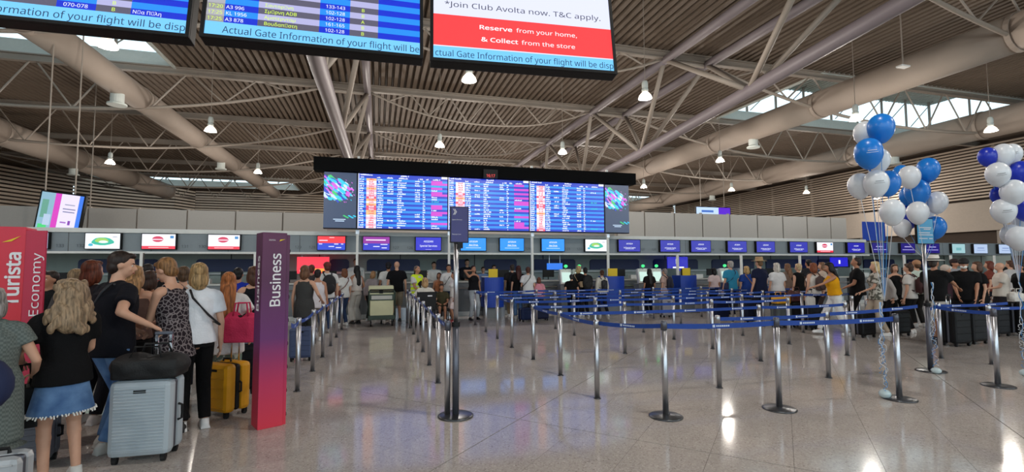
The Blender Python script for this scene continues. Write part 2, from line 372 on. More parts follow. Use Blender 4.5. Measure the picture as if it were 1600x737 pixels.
wr = wall('wall_right', (XR, YB), (XR, YF), 0, WH, M['slatback'], 'right hall wall lined with slats')
sl = root('slat_screen', 'pale horizontal slats along the left wall and its curved corner', 'slats', (0, 0, 0), kind='structure')
arc = [(XL + .3, YF + 2), (XL + .3, 26), (XL + .3, 48)] + [(XL + .3 + 13.7 * (1 - math.cos(a)), 48 + 23.5 * math.sin(a)) for a in [math.radians(12 * i) for i in range(1, 8)]] + [(-24, YB - .5)]
for a, b in zip(arc[:-1], arc[1:]): slats(sl, a, b, 5.6 if b[1] > 30 else 9.1, 11.9, 16 if b[1] > 30 else 7)
for p in arc[1:5]: MB().box((p[0] - .12, p[1] + .1, 0), (p[0] + .12, p[1] + .3, 12)).build('post', M['beam'], sl)
sb = root('slat_screen', 'pale horizontal slats high on the far wall', 'slats', (0, 0, 0), kind='structure')
slats(sb, (-24, YB - .3), (XR - .2, YB - .3), 8.9, 12.0, 9)
sr = root('slat_screen', 'pale horizontal slats on the right wall behind the balloons', 'slats', (0, 0, 0), kind='structure')
for a, b in ((YB, 50), (50, 38), (38, 26), (26, 14), (14, 2)): slats(sr, (XR - .4, a), (XR - .4, b), 7.3, 12.0, 17)
for y in range(4, 72, 6): MB().box((XR - .3, y - .12, 0), (XR - .08, y + .12, 12)).build('post', M['beam'], sr)
wall('wall_right', (XR - .5, YB), (XR - .5, YF), 4.5, 7.15, M['wallp'], 'plain beige band below the right slats', t=.3, off=-.1)
wall('wall_back', (-24, YB - .9), (XR, YB - .9), 0, 8.8, M['panel'], 'grey panelled lower part of the far wall', t=.3, off=0)
# glazed facade behind the camera
fw = root('window_1', 'glazed entrance facade behind the camera', 'window', (0, YF, 0), kind='structure')
for k in range(16): MB().box((XL + k * 5.93 - .08, -.1, 0), (XL + k * 5.93 + .08, .1, ZD)).build('mullion', M['beam'], fw)
MB().box((XL, -.1, 10.2), (XR, .1, ZD)).build('header', M['pale'], fw); MB().rect(XL, 0, XR, 10.2, 0).build('pane', M['glass'], fw)

# grey screen panels standing on the check-in block
def panelrow(label, xs, y, z0, z1):
    r = root('screen_wall', label, 'panels', (xs[0], y, 0), kind='structure')
    for a, b in zip(xs[:-1], xs[1:]):
        MB().box((a - xs[0] + .03, -.04, z0), (b - xs[0] - .03, .04, z1)).build('panel', M['panel'], r)
        MB().box((a - xs[0] - .05, .05, z0), (a - xs[0] + .05, .15, z1 + .06)).build('post', M['beam'], r)
panelrow('grey perforated panels above the desks right of the big board', [XP(p, 20) for p in (965, 1008, 1055, 1099, 1142, 1185, 1225, 1263, 1300, 1325)], 20, 2.3, 4.12)
panelrow('grey perforated panels above the desks left of the big board', [-30, -26.5] + [XP(p, 24) for p in (60, 134, 211, 290, 366, 440, 510)], 24, 2.3, 4.1)

# pendant lamps
LZ = 8.25
lm = emit('lamp_glow', (255, 236, 214), 14.0)
lampspots = [(168, 68), (733, 122), (1008, 150), (329, 202), (687, 226), (879, 237), (172, 253), (403, 268), (1125, 250), (1337, 184), (1548, 202), (1143, 296), (1260, 300), (1006, 291), (1370, 309)]
lamplab = ['beside the left hanging screen, against the rooflight', 'just under the gap between middle and right hanging screens', 'bright one below and right of the red advert screen', 'in front of the left girder, under a belly truss', 'above the middle of the departures board', 'above the right half of the departures board',
 'far left, above the slanted advert screen', 'left of the black board beam', 'right of the board, below the big duct', 'touching the top balloons', 'far right above the right balloon bunch', 'low and far, right of the board', 'in front of the right slatted wall', 'small far one just right of the board', 'small one just below the white balloons']
mb_h = MB().lathe([(.03, .62), (.09, .60), (.12, .50), (.12, .34), (.09, .30), (.13, .28), (.13, .20), (.08, .16)], n=14).mesh('housing', M['pale'], True)
mb_s = MB().lathe([(.09, .17), (.15, .12), (.23, .02), (.27, -.10), (.25, -.10), (.20, .02), (.10, .12)], n=18)
g2, N2, L2_, b2 = nm('prismatic_shade'); b2.inputs['Base Color'].default_value = (.85, .8, .74, 1); b2.inputs['Roughness'].default_value = .3
b2.inputs['Emission Color'].default_value = (1, .86, .7, 1); b2.inputs['Emission Strength'].default_value = 1.6
me_s = mb_s.mesh('shade', g2, True); me_b = MB().ell((0, 0, -.07), (.21, .21, .07)).mesh('bulb', lm, True)
for i, (px, py) in enumerate(lampspots):
    p = G(px, py, LZ)
    r = root('pendant_lamp', 'pendant high-bay lamp, ' + lamplab[i], 'lamp', p, 0, 'pendant lamps under the roof')
    inst('housing', mb_h, r); inst('shade', me_s, r); inst('bulb', me_b, r)
    MB().tube((0, 0, .6), (0, 0, ZD - p.z + .12), .015, n=6).build('rod', M['beam'], r)
def lamp_light(p, k=1.0):
    l = bpy.data.lights.new('lamp_light', 'POINT'); l.energy = LAMP_W * k; l.shadow_soft_size = .15; l.color = (1.0, .92, .83)
    o = bpy.data.objects.new('lamp_light', l); COL.objects.link(o); o.location = (p[0], p[1], p[2] - .3)
for px, py in lampspots: lamp_light(G(px, py, LZ))
# the same lamps go on over the part of the hall behind the camera
for (x, y), wh in zip(((-9, 4), (4, 3), (14, 2), (-6, -7), (8, -7), (22, -6)), ('left of the viewer', 'straight above the viewer', 'right of the viewer', 'behind the viewer on the left', 'behind the viewer', 'behind the viewer on the right')):
    p = Vector((x, y, LZ)); r = root('pendant_lamp', 'pendant high-bay lamp over the near part of the hall, ' + wh, 'lamp', p, 0, 'pendant lamps overhead')
    inst('housing', mb_h, r); inst('shade', me_s, r); inst('bulb', me_b, r); MB().tube((0, 0, .6), (0, 0, ZD - p.z + .12), .015, n=6).build('rod', M['beam'], r); lamp_light(p)
# added pendant lamps, stronger, hidden behind the big board to brighten the far hall
for (x, y), wh in zip(((-1, 44), (7, 44), (15, 43), (21, 46), (0, 57), (10, 57), (19, 58), (27, 60)), ('first', 'second', 'third', 'fourth', 'fifth', 'sixth', 'seventh', 'eighth')):
    p = Vector((x, y, LZ)); r = root('pendant_lamp', 'added pendant lamp brightening the far hall, hidden behind the departures board, ' + wh + ' of eight', 'lamp', p, 0, 'added far pendant lamps behind the board')
    inst('housing', mb_h, r); inst('shade', me_s, r); inst('bulb', me_b, r); MB().tube((0, 0, .6), (0, 0, ZD - p.z + .12), .015, n=6).build('rod', M['beam'], r); lamp_light(p, 2.2)
# small hanging fixtures
p = G(1411, 104, 9.4); r = root('antenna_panel', 'small flat white panel hanging on a rod below the big tube', 'antenna', p)
MB().box((-.22, -.12, -.03), (.22, .12, .03)).build('plate', M['white'], r); MB().tube((0, 0, .03), (0, 0, ZD - 9.4 + .02), .025, n=6).build('rod', M['beam'], r)
p = G(140, 339, 4.4); r = root('junction_box', 'small white box hanging on a rod right of the slanted advert screen', 'box', p)
MB().box((-.16, -.08, -.22), (.16, .08, .22)).build('case', M['white'], r); MB().tube((0, 0, .22), (0, 0, ZD - 4.4 + .1), .03, n=6).build('rod', M['beam'], r)
# ================================================================ overhead information screens
def S_rect(p, x0, z0, x1, z1, m, y=-.004, name='colour_field'): return MB().rect(x0, z0, x1, z1, y).build(name, m, p)
def hang_screen(pl, pr, label, tilt=-9, zc=1.40, H=.80, depth=.09):
    a = G(pl[0], pl[1], EYE.z + zc); b = G(pr[0], pr[1], EYE.z + zc); d = b - a; Wd = d.length; ang = math.atan2(d.y, d.x)
    r = root('information_screen', label, 'screen', a, ang, 'information screens hung over the queue')
    r.rotation_euler = Euler((math.radians(-tilt) * -1, 0, ang), 'XYZ')
    MB().box((0, 0, 0), (Wd, depth, H)).build('case', M['black'], r, bevel=.006)
    B = .022
    for q in ((0, -.012, 0, Wd, B), (0, -.012, H - B, Wd, H)):
        MB().box((0, -.014, q[2]), (Wd, .0, q[4] if q[4] > q[2] else q[2] + B)).build('bezel', M['black'], r)
    for x in (0, Wd - B): MB().box((x, -.014, B), (x + B, 0, H - B)).build('bezel', M['black'], r)
    for x in (Wd * .25, Wd * .75): MB().tube((x, depth + .03, H * .6), (x, depth + .2, 9.1), .02, n=8).build('hanger', M['beam'], r)
    return r, Wd, H
CY = (118, 200, 255); TK = M['black']
def T(p, s, x, z, size, m, al='LEFT', sx=1.0, bold=0.0, y=-.008): return text('lettering', s, size * (1.0 if al == 'CENTER' else 1.12), m, p, (x, y, z), align=al, sx=sx, bold=bold * .45)
tdark = E((38, 62, 92), .8); tyel = E((222, 255, 70)); twht = E((245, 250, 255))
def ticker(p, Wd, s, x, sx=1.0):
    S_rect(p, .022, .022, Wd - .022, .118, E(CY)); o = T(p, s, x, .042, .086, tdark); o['fit'] = Wd - .026 - x
def rows(p, Wd, data, cols, rh=.044, z0=.118, H=.78):
    k = 0; z = z0
    while z < H - .03:
        z1 = min(z + rh, H - .022)
        for x0, x1, ca, cb in cols: S_rect(p, x0, z, min(x1, Wd - .022), z1, E(ca if k % 2 == 0 else cb))
        if k < len(data):
            for s, x, m in data[k]: T(p, s, x, z + .008, .0435, m)
        z = z1; k += 1
BLa, BLb = (24, 50, 205), (40, 140, 240); GRa, GRb = (92, 90, 110), (176, 176, 220)
s1, W1, H1 = hang_screen((-146, 15.6), (296, 60), 'leftmost hanging flight screen, cut off by the frame, with a blue ticker')
D1 = W1 - 1.065
ticker(s1, W1, 'Information of your flight will be disp', D1 + .02, 1.0)
rows(s1, W1, [[('070-078', D1 + .405, twht), ('B', D1 + .644, tyel), ('Νέα Πύλη', D1 + .752, twht)], [('B', D1 + .644, tyel)]], [(.022, D1 + .37, GRa, GRb), (D1 + .37, D1 + .565, BLa, BLb), (D1 + .565, D1 + .742, GRa, GRb), (D1 + .742, 2, BLa, BLb)])
s2, W2, H2 = hang_screen((312, 58), (661, 92.5), 'middle hanging flight screen listing gates in yellow Greek lettering')
ticker(s2, W2, 'Actual Gate Information of your flight will be', .12, .93)
rows(s2, W2, [[('17:25', .03, tyel), ('A3 878', .13, twht), ('Βουδαπέστη', .35, tyel), ('102-128', .713, twht), ('B', .938, tyel)],
 [('17:25', .03, tyel), ('KL 1956', .13, twht), ('Αμστερνταμ', .35, tyel), ('161-165', .713, twht), ('B', .938, tyel)],
 [('17:20', .03, tyel), ('A3 996', .13, twht), ('Σμύρνη ADB', .35, tyel), ('102-128', .713, twht), ('A', .938, tyel)],
 [('Σαντορίνη', .35, tyel), ('102-128', .713, twht), ('B', .938, tyel)], [('133-143', .713, twht), ('B', .938, tyel)]],
 [(.022, .122, (150, 150, 150), (170, 170, 180)), (.122, .313, BLa, BLb), (.313, .678, GRa, GRb), (.678, .866, BLa, BLb), (.866, 1.047, GRa, GRb), (1.047, 2, BLa, BLb)])
s3, W3, H3 = hang_screen((672, 95), (964, 117), 'right hanging screen with a red store advert above the blue ticker')
S_rect(s3, .022, .118, W3 - .022, H3 - .022, E((222, 226, 250)))
S_rect(s3, .022, .125, W3 - .022, .37, E((242, 68, 72)), y=-.006)
ticker(s3, W3, 'ctual Gate Information of your flight will be disp', .035, .87)
T(s3, 'Reserve', .345, .275, .060, twht, bold=.0015)['fit'] = .235; T(s3, 'from your home,', .61, .275, .060, twht)['fit'] = .455
T(s3, '& Collect', .355, .180, .060, twht, bold=.0015)['fit'] = .265; T(s3, 'from the store', .645, .180, .060, twht)['fit'] = .40
T(s3, '*Join Club Avolta now. T&C apply.', .10, .435, .078, E((60, 62, 78), .8))['fit'] = 1.16
S_rect(s3, .62, .60, .95, .612, E((60, 62, 78), .8), y=-.006)

# ================================================================ check-in block
PX = [-11.8, -9.0] + [-6.2 + 2.8 * k for k in range(14)]
YW = 15.9
fz = root('fascia', 'blue-grey fascia band over the check-in desks carrying the monitors', 'fascia', (0, YW, 0), kind='structure')
XW = XP(1353, YW)
MB().box((-14, 0, 2.04), (32, .18, 2.60)).build('band', M['fascia'], fz)
MB().box((-14, -.06, 2.58), (XW, .55, 2.70)).build('top_strip', M['strip'], fz)
MB().box((-14, -.05, 2.00), (XW + .2, .3, 2.06)).build('lower_strip', M['strip'], fz)
MB().box((-14, .18, 2.06), (32, 2.4, 2.14)).build('soffit', M['back'], fz)
for k in range(24):
    x = -14 + k * 1.95; MB().box((x - .006, -.004, 2.06), (x + .006, .01, 2.58)).build('joint', M['seam'], fz)
nums = [(92, '133'), (124, '132'), (288, '131'), (315, '130'), (465, '129'), (487, '128'), (618, '127'), (640, '126'), (706, '125'), (825, '124'), (887, '123'), (905, '122'), (1005, '121'), (1022, '120'), (1113, '119'), (1128, '118')]
for px, s in nums: text('desk_number', s, .17, M['text_dark'], fz, (XP(px, YW), -.012, 2.17), align='CENTER')
for k, x in enumerate(PX):
    p = root('column', 'slim white column between check-in desks, number %d from the left' % (k + 1), 'column', (x, 15.35, 0), kind='structure')
    p['label'] = 'slim pale steel column standing at the front of the check-in desks'
    MB().box((-.035, -.035, 0), (.035, .035, 2.02 if not (-1.5 < x < 8.5) else 5.0)).build('shaft', M['strip'], p)
    MB().box((-.09, -.09, 0), (.09, .09, .04)).build('foot_plate', M['steel'], p)
    MB().box((.04, -.02, 0), (.055, .02, 2.0)).build('service_pipe', M['seam'], p)

# back wall of the desk hall
bw = root('wall_back', 'grey-green laminate wall behind the check-in staff', 'wall', (0, 18.3, 0), kind='structure')
MB().box((-16, 0, 0), (34, .12, 2.75)).build('laminate', M['back'], bw)
for k in range(18): MB().box((-16 + k * 2.8, -.02, 0), (-15.97 + k * 2.8, 0, 2.1)).build('seam', M['seam'], bw)
MB().box((-14, -.16, 1.36), (30, 0, 1.42)).build('light_shelf', M['strip'], bw)
navs = [(-20, 8), (120, 208), (208, 246), (305, 405), (515, 545), (573, 656), (682, 733), (757, 808), (833, 900), (923, 1000), (1022, 1092), (1114, 1180), (1199, 1262), (1280, 1330), (1352, 1400), (1420, 1460)]
for a, b in navs:
    x0, x1 = XP(a, 18.2), XP(b, 18.2)
    mb = MB(); R = .12; pts = []
    for cx, cz, a0 in ((x1 - R, 1.88 - R, 0), (x0 + R, 1.88 - R, 90)):
        pts += [(cx + R * math.cos(math.radians(a0 + t)), cz + R * math.sin(math.radians(a0 + t))) for t in range(0, 91, 15)]
    pts += [(x0, 1.45), (x1, 1.45)]
    n = len(pts); mb.add([(x, -.05, z) for x, z in pts] + [(x, 0, z) for x, z in pts], [tuple(range(n - 1, -1, -1))] + [(i, (i + 1) % n, n + (i + 1) % n, n + i) for i in range(n)])
    mb.build('navy_panel', M['navy'], bw)
# desks, one per bay
DK = None
for k in range(len(PX) - 1):
    x = PX[k]
    lab = 'grey check-in desk with steel rail and low screens, ' + ('in the bay just right of column %d' % (k + 1))
    lab = 'grey check-in desk, ' + ['first', 'second', 'third', 'fourth', 'fifth', 'sixth', 'seventh', 'eighth', 'ninth', 'tenth', 'eleventh', 'twelfth', 'thirteenth', 'fourteenth', 'fifteenth'][k] + ' from the left end of the row'
    if DK is None:
        r = root('check_in_desk', lab, 'desk', (x, 0, 0), 0, 'grey check-in desks in a row')
        MB().box((.10, 15.62, .14), (2.70, 15.72, 1.08)).build('front_panel', M['desk'], r)
        MB().box((.14, 15.66, 0), (2.66, 15.8, .14)).build('kick_plate', M['white'], r)
        MB().box((.05, 15.55, 1.08), (2.75, 16.3, 1.13)).build('worktop', M['worktop'], r)
        MB().tube((.12, 15.52, .9), (2.68, 15.52, .9), .022).build('bump_rail', M['chrome'], r)
        for j in (0, 1): MB().box((.12 + j * 2.46, 15.72, 0), (.22 + j * 2.46, 16.25, 1.08)).build('side_panel', M['desk'], r)
        for j, xx in enumerate((.6, 1.75)):
            mo = MB().box((xx, 16.0, 1.22), (xx + .42, 16.03, 1.48)).build('monitor', M['black'], r)
            MB().tube((xx + .21, 16.03, 1.13), (xx + .21, 16.03, 1.25), .02).build('stand', M['black'], mo)
        MB().box((1.2, 15.9, 1.13), (1.5, 16.1, 1.27)).build('printer', M['white'], r)
        MB().box((.12, 15.6, 1.13), (.14, 16.2, 1.5)).build('divider_glass', M['glassy'], r)
        MB().box((1.15, 15.0, 0), (1.75, 15.6, .36)).build('baggage_belt', M['steel'], r)
        DK = r
    else:
        clone(DK, (x, 0, 0), None, lab)
# monitors on the fascia
SPW = [0]
def fmon(x0, x1, kind, label, zlo=2.13, zhi=2.55, Y=YW):
    a = XP(x0, Y); b = XP(x1, Y); Wd = b - a; H = zhi - zlo
    r = root('fascia_monitor', label, 'monitor', (a, Y - .1, zlo), 0, 'monitors on the check-in fascia')
    MB().box((-.02, -.02, -.02), (Wd + .02, .08, H + .02)).build('case', M['black'], r)
    R = lambda u0, v0, u1, v1, c, y=-.024: S_rect(r, Wd * u0, H * v0, Wd * u1, H * v1, E(c), y=y)
    C = lambda s, v, sz, m=twht, sx=1: T(r, s, Wd / 2, H * v, sz, m, 'CENTER', sx, .001, y=-.03)
    if kind == 'map':
        R(0, 0, 1, 1, (232, 240, 246))
        for cx, cz, rx, rz, c in ((.5, .48, .33, .26, (40, 178, 150)), (.47, .55, .2, .16, (150, 200, 90)), (.52, .45, .14, .09, (225, 235, 225)), (.16, .25, .07, .09, (60, 170, 200)), (.85, .78, .08, .04, (190, 190, 205))):
            n = 14; MB().add([(Wd * cx + Wd * rx * math.cos(2 * PI * i / n) * (1 + .12 * math.sin(5 * i)), -.026 - .001 * (rx < .25) - .001 * (rx < .18), H * cz + H * rz * math.sin(2 * PI * i / n)) for i in range(n)], [tuple(range(n))]).build('picture', E(c), r)
    elif kind == 'red':
        R(0, .2, 1, 1, (236, 236, 246)); R(0, 0, 1, .2, (226, 40, 66))
        n = 14; MB().add([(Wd * .47 + Wd * .17 * math.cos(2 * PI * i / n), -.027, H * .66 + H * .2 * math.sin(2 * PI * i / n)) for i in range(n)], [tuple(range(n))]).build('picture', E((200, 40, 80)), r)
        R(.3, .60, .62, .68, (240, 200, 215), -.029); R(.84, .72, .95, .9, (60, 130, 190), -.027); R(.2, .08, .8, .12, (250, 210, 215), -.027)
    elif kind == 'ib':
        R(0, .5, 1, 1, (232, 40, 52)); R(0, 0, 1, .5, (30, 60, 200)); R(.42, .88, .6, .93, (255, 200, 200), -.027)
        for u, v, w in ((.05, .4, .12), (.6, .4, .15), (.85, .4, .08), (.4, .22, .2), (.66, .14, .2), (.06, .66, .3)): R(u, v, u + w, v + .06, (225, 225, 255), -.027)
    elif kind == 'pur':
        R(0, .5, 1, 1, (140, 36, 150)); R(0, 0, 1, .5, (40, 50, 190)); R(.1, .72, .85, .8, (250, 225, 255), -.027)
        for u, v, w in ((.05, .4, .12), (.66, .4, .26), (.38, .24, .24), (.7, .14, .2)): R(u, v, u + w, v + .06, (225, 225, 255), -.027)
    elif kind == 'ss':
        R(0, 0, 1, 1, (26, 22, 190)); C('AEGEAN', .62, .12); C('Special Services', .28, .12, sx=.95); R(.38, .06, .62, .08, (200, 200, 255), -.027)
    elif kind == 'cyan':
        R(0, 0, 1, 1, (18, 140, 246)); C('AEGEAN', .66, .11); C('Bag Drop', .40, .10); R(.3, .36, .7, .38, (235, 245, 255), -.027); R(.2, .2, .8, .24, (180, 220, 255), -.027)
    elif kind == 'navy':
        R(0, 0, 1, 1, (22, 16, 160)); C('AEGEAN', .62, .10); C('Self Baggage Tagging', .28, .088, sx=.8); R(.3, .2, .7, .23, (210, 215, 255), -.027)
    elif kind == 'dark':
        R(0, 0, 1, 1, (28, 18, 110)); R(.25, .6, .75, .68, (180, 170, 230), -.027); R(.1, .3, .9, .36, (170, 165, 225), -.027)
    elif kind == 'pgreen':
        R(0, 0, 1, 1, (150, 190, 195)); R(.3, .3, .7, .6, (110, 165, 170), -.027)
    else:
        R(0, 0, 1, 1, (170, 190, 220)); R(.25, .55, .75, .62, (90, 110, 170), -.027); R(.2, .3, .8, .35, (110, 130, 180), -.027)
mons = [(48, 77, 'blank', 'pale monitor half hidden behind the red column sign'), (135, 189, 'map', 'monitor with a green island picture, left of desk number 131'), (223, 275, 'red', 'white and red advert monitor just left of number 131'),
 (326, 375, 'red', 'white and red advert monitor just right of number 130'), (405, 440, 'ib', 'red and blue monitor partly behind the purple column sign'), (496, 539, 'ib', 'red over blue monitor between numbers 128 and 127'),
 (567, 608, 'pur', 'purple over blue monitor just left of number 127'), (649, 688, 'ss', 'dark blue Special Services monitor just right of number 126'), (719, 758, 'cyan', 'cyan monitor right behind the tall pole sign'),
 (780, 817, 'cyan', 'cyan monitor just left of number 124'), (845, 880, 'cyan', 'cyan monitor just right of number 124'), (913, 946, 'map', 'monitor with a green island picture, right of number 122'),
 (965, 998, 'navy', 'navy monitor first to the right of the right-hand island picture'), (1030, 1060, 'navy', 'navy monitor second to the right of the right-hand island picture'), (1078, 1108, 'navy', 'navy monitor third to the right of the right-hand island picture'),
 (1135, 1164, 'navy', 'navy monitor above the hair of the turquoise-shirt man'), (1180, 1208, 'navy', 'navy monitor above the tan sun hat'), (1232, 1259, 'navy', 'navy monitor just left of the small white and red one'),
 (1274, 1299, 'red', 'small white and red monitor among the navy ones on the right'), (1322, 1348, 'navy', 'navy monitor at the right end of the white fascia strip'), (1360, 1384, 'dark', 'violet monitor behind the balloon ribbons'),
 (1405, 1427, 'dark', 'violet monitor left of the light-blue pole sign'), (1443, 1465, 'dark', 'violet monitor right of the light-blue pole sign'), (1485, 1505, 'pgreen', 'pale green monitor right of the pole sign'), (1519, 1540, 'pale', 'pale blue monitor, second from the right edge'), (1558, 1578, 'pale', 'pale blue monitor nearest the right edge')]
for m in mons: fmon(*m)
# panels and posters behind the desks
def board(x0, x1, y0, y1, Y, m, name, label, cat, marks=()):
    a = PY(x0, y0, Y); b = PY(x1, y1, Y); Wd = b.x - a.x; H = a.z - b.z
    r = root(name, label, cat, (a.x, Y, b.z)); MB().box((0, 0, 0), (Wd, .05, H)).build('board', m, r)
    for u0, v0, u1, v1, mm in marks: MB().rect(Wd * u0, H * v0, Wd * u1, H * v1, -.004).build('print', mm, r)
    if b.z > .2 and Y < 18: 
        for u in (.15, .85): MB().box((Wd * u - .01, .02, H * .5), (Wd * u + .01, .04, 2.10 - b.z)).build('bracket', M['steel'], r)
    return r
board(464, 514, 401, 427, 17.2, E((238, 50, 70)), 'lit_sign', 'red lit sign with a gold wing behind the desks by the purple column', 'sign', [(.1, .1, .5, .25, twht), (.55, .08, .85, .3, E((250, 160, 60)))])
board(1043, 1075, 401, 423, 17.2, E((30, 24, 170)), 'lit_sign', 'blue-violet lit sign behind the desks right of two travellers at kiosks', 'sign', [(.4, .5, .55, .85, twht), (.25, .2, .8, .3, twht)])
board(1298, 1325, 402, 416, 17.2, E((30, 24, 190)), 'lit_sign', 'small violet lit sign above the woman in the yellow top', 'sign', [(.45, .3, .55, .7, twht)])
board(197, 209, 402, 418, 17.0, M['yellow'], 'poster', 'yellow poster behind the dark-haired man in black', 'poster')
board(855, 879, 411, 421, 17.0, E((30, 110, 220)), 'lit_sign', 'thin bright blue lit strip above a desk', 'sign')
board(1348, 1384, 346, 376, 17.4, M['blue'], 'banner', 'dark blue panel above the fascia behind the ribbons', 'banner')
for px, w, lab in ((772, 30, 'blue desk-front unit with a yellow notice nearest the tall pole sign'), (960, 30, 'blue desk-front unit with a yellow notice left of the two kiosk users'), (1075.5, 25, 'blue desk-front unit with a yellow notice right of the two kiosk users')):
    a = XP(px - w / 2, 14.55); b = XP(px + w / 2, 14.55); w2 = (b - a) / 2
    r = root('bag_drop_unit', lab, 'kiosk', ((a + b) / 2, 14.55, 0), 0, 'blue bag drop units')
    R2 = ring(32); n = 9
    prof = [(-w2, 0)] + [(-w2 + 2 * w2 * i / n, -.10 * math.sin(PI * i / n)) for i in range(1, n)] + [(w2, 0), (w2, .5), (-w2, .5)]
    k = len(prof)
    MB().add([(x, y, .34) for x, y in prof] + [(x, y, 1.26) for x, y in prof], [(i, (i + 1) % k, k + (i + 1) % k, k + i) for i in range(k)] + [tuple(range(k - 1, -1, -1)), tuple(range(k, 2 * k))]).build('body', M['blue'], r)
    MB().box((-w2 * .8, .05, 0), (w2 * .8, .45, .34)).build('plinth', M['desk'], r)
    MB().box((-w2 * .5, .1, 1.26), (w2 * .45, .13, 1.52)).build('notice', M['yellow'], r)
# self-tagging kiosks
for px, Y, lab in ((885, 14.6, 'white self-service kiosk left of the woman in black'), (906, 14.5, 'self-service kiosk with green lamp behind the black backpack'), (1006, 14.6, 'self-service kiosk with green lamp left of the long-haired traveller'), (1027, 14.6, 'self-service kiosk with green lamp between the two travellers'), (1134, 14.4, 'self-service kiosk with green lamp left of the man in blue')):
    r = root('kiosk', lab, 'kiosk', (XP(px, Y), Y, 0), 0, 'self-service kiosks')
    MB().box((-.2, 0, 0), (.2, .35, 1.0)).build('body', M['desk'], r, bevel=.02)
    MB().box((-.2, .02, 1.0), (.2, .16, 1.5), Matrix.Rotation(-.2, 3, 'X')).build('display', M['white'], r, bevel=.015)
    MB().box((-.15, .0, 1.08), (.15, .012, 1.4), Matrix.Rotation(-.2, 3, 'X')).build('screen', E((190, 220, 210)), r)
    MB().ell((0, .05, 1.6), (.06, .06, .05)).build('status_lamp', emit('green_lamp', (60, 230, 120), 1.5), r)
    MB().tube((0, .08, 1.48), (0, .08, 1.58), .02).build('lamp_stem', M['desk'], r)

# ================================================================ departures board
YB0 = 15.1
def bz(px, py): return PY(px, py, YB0)
bd = root('departures_board', 'huge departures board of blue flight rows under a black beam', 'departures board', (0, YB0, 0))
a = bz(491, 248); b = bz(990, 270); zt = (a.z + b.z) / 2; zb = (bz(491, 266).z + bz(990, 289).z) / 2
MB().box((a.x, -.15, zb), (b.x, .35, zt)).build('top_beam', M['boardblack'], bd)
zb2 = (bz(557, 357).z + bz(943, 362).z) / 2
segs = [(560, 699), (701, 826), (828, 943)]
ztop = zb - .03
MB().box((bz(506, 300).x, .0, zb2 - .03), (bz(982, 300).x, .2, ztop)).build('frame', M['black'], bd)
rb = [E((10, 52, 190)), E((28, 138, 245))]; wm = E((235, 240, 255)); pk = E((205, 60, 200)); rdm = [E((248, 190, 205)), E((240, 80, 100)), E((250, 235, 240)), E((252, 190, 120)), E((120, 190, 250))]; gn = E((30, 190, 190))
bm = [rb[0], rb[1], wm, pk, rdm[0], rdm[1], rdm[2], rdm[3], rdm[4], gn, E((200, 205, 240))]
br = random.Random(11)
for si, (p0, p1) in enumerate(segs):
    x0 = bz(p0, 300).x; x1 = bz(p1, 300).x; Wd = x1 - x0; NR = 24; hh = (ztop - zb2) / NR; mb = MB()
    def R(u0, u1, z0, z1, m, y=-.004):
        mb.m = m; mb.rect(x0 + Wd * u0, z0, x0 + Wd * u1, z1, y)
    def word(u0, n, z0, dy, m=2, cw=.0095):
        for i in range(n):
            if br.random() < .93:
                hgt = dy * (.40 if br.random() < .55 else .62); R(u0 + i * cw, u0 + i * cw + cw * .80, z0 + dy * .22, z0 + dy * .22 + hgt, m, -.010)
    for k in range(NR):
        z0 = zb2 + k * hh; R(0, 1, z0, z0 + hh, (k % 2) if k < NR - 2 else 0)
        if k == NR - 1:
            word(.02, 14, z0, hh); word(.46, 10, z0, hh); R(.93, 1, z0, z0 + hh, 2, -.008); continue
        word(.012, 5, z0, hh)
        if k == NR - 2:
            for u, n in ((.20, 4), (.31, 7), (.44, 11), (.66, 6), (.75, 4), (.83, 9)): word(u, n, z0, hh)
            continue
        if si != 1 or k > 13 or True:
            c = br.choice([4, 5, 6, 6, 4, 7, 8 if br.random() < .3 else 6]); R(.085, .195, z0 + hh * .03, z0 + hh * .97, c, -.008); word(.115, 5, z0, hh, 5 if c != 5 else 2, .011)
        word(.205, 6 + br.randint(0, 1), z0, hh)
        if br.random() < .4: word(.315, 7, z0, hh)
        word(.425, br.randint(4, 11), z0, hh)
        if br.random() < .5: word(.625, 6, z0, hh)
        word(.715, br.randint(2, 3), z0, hh)
        if si < 2 and br.random() < .55: R(.81, .81 + (.19 if br.random() < .35 else .13), z0, z0 + hh, 3, -.008); word(.815, 9, z0, hh, 3)
        elif br.random() < (.8 if si < 2 else .4): word(.815, br.randint(7, 10), z0, hh, 9 if br.random() < .4 else 2)
    R(-.004, .008, zb2, ztop, 10, -.012)
    mb.build('flight_list', bm, bd)
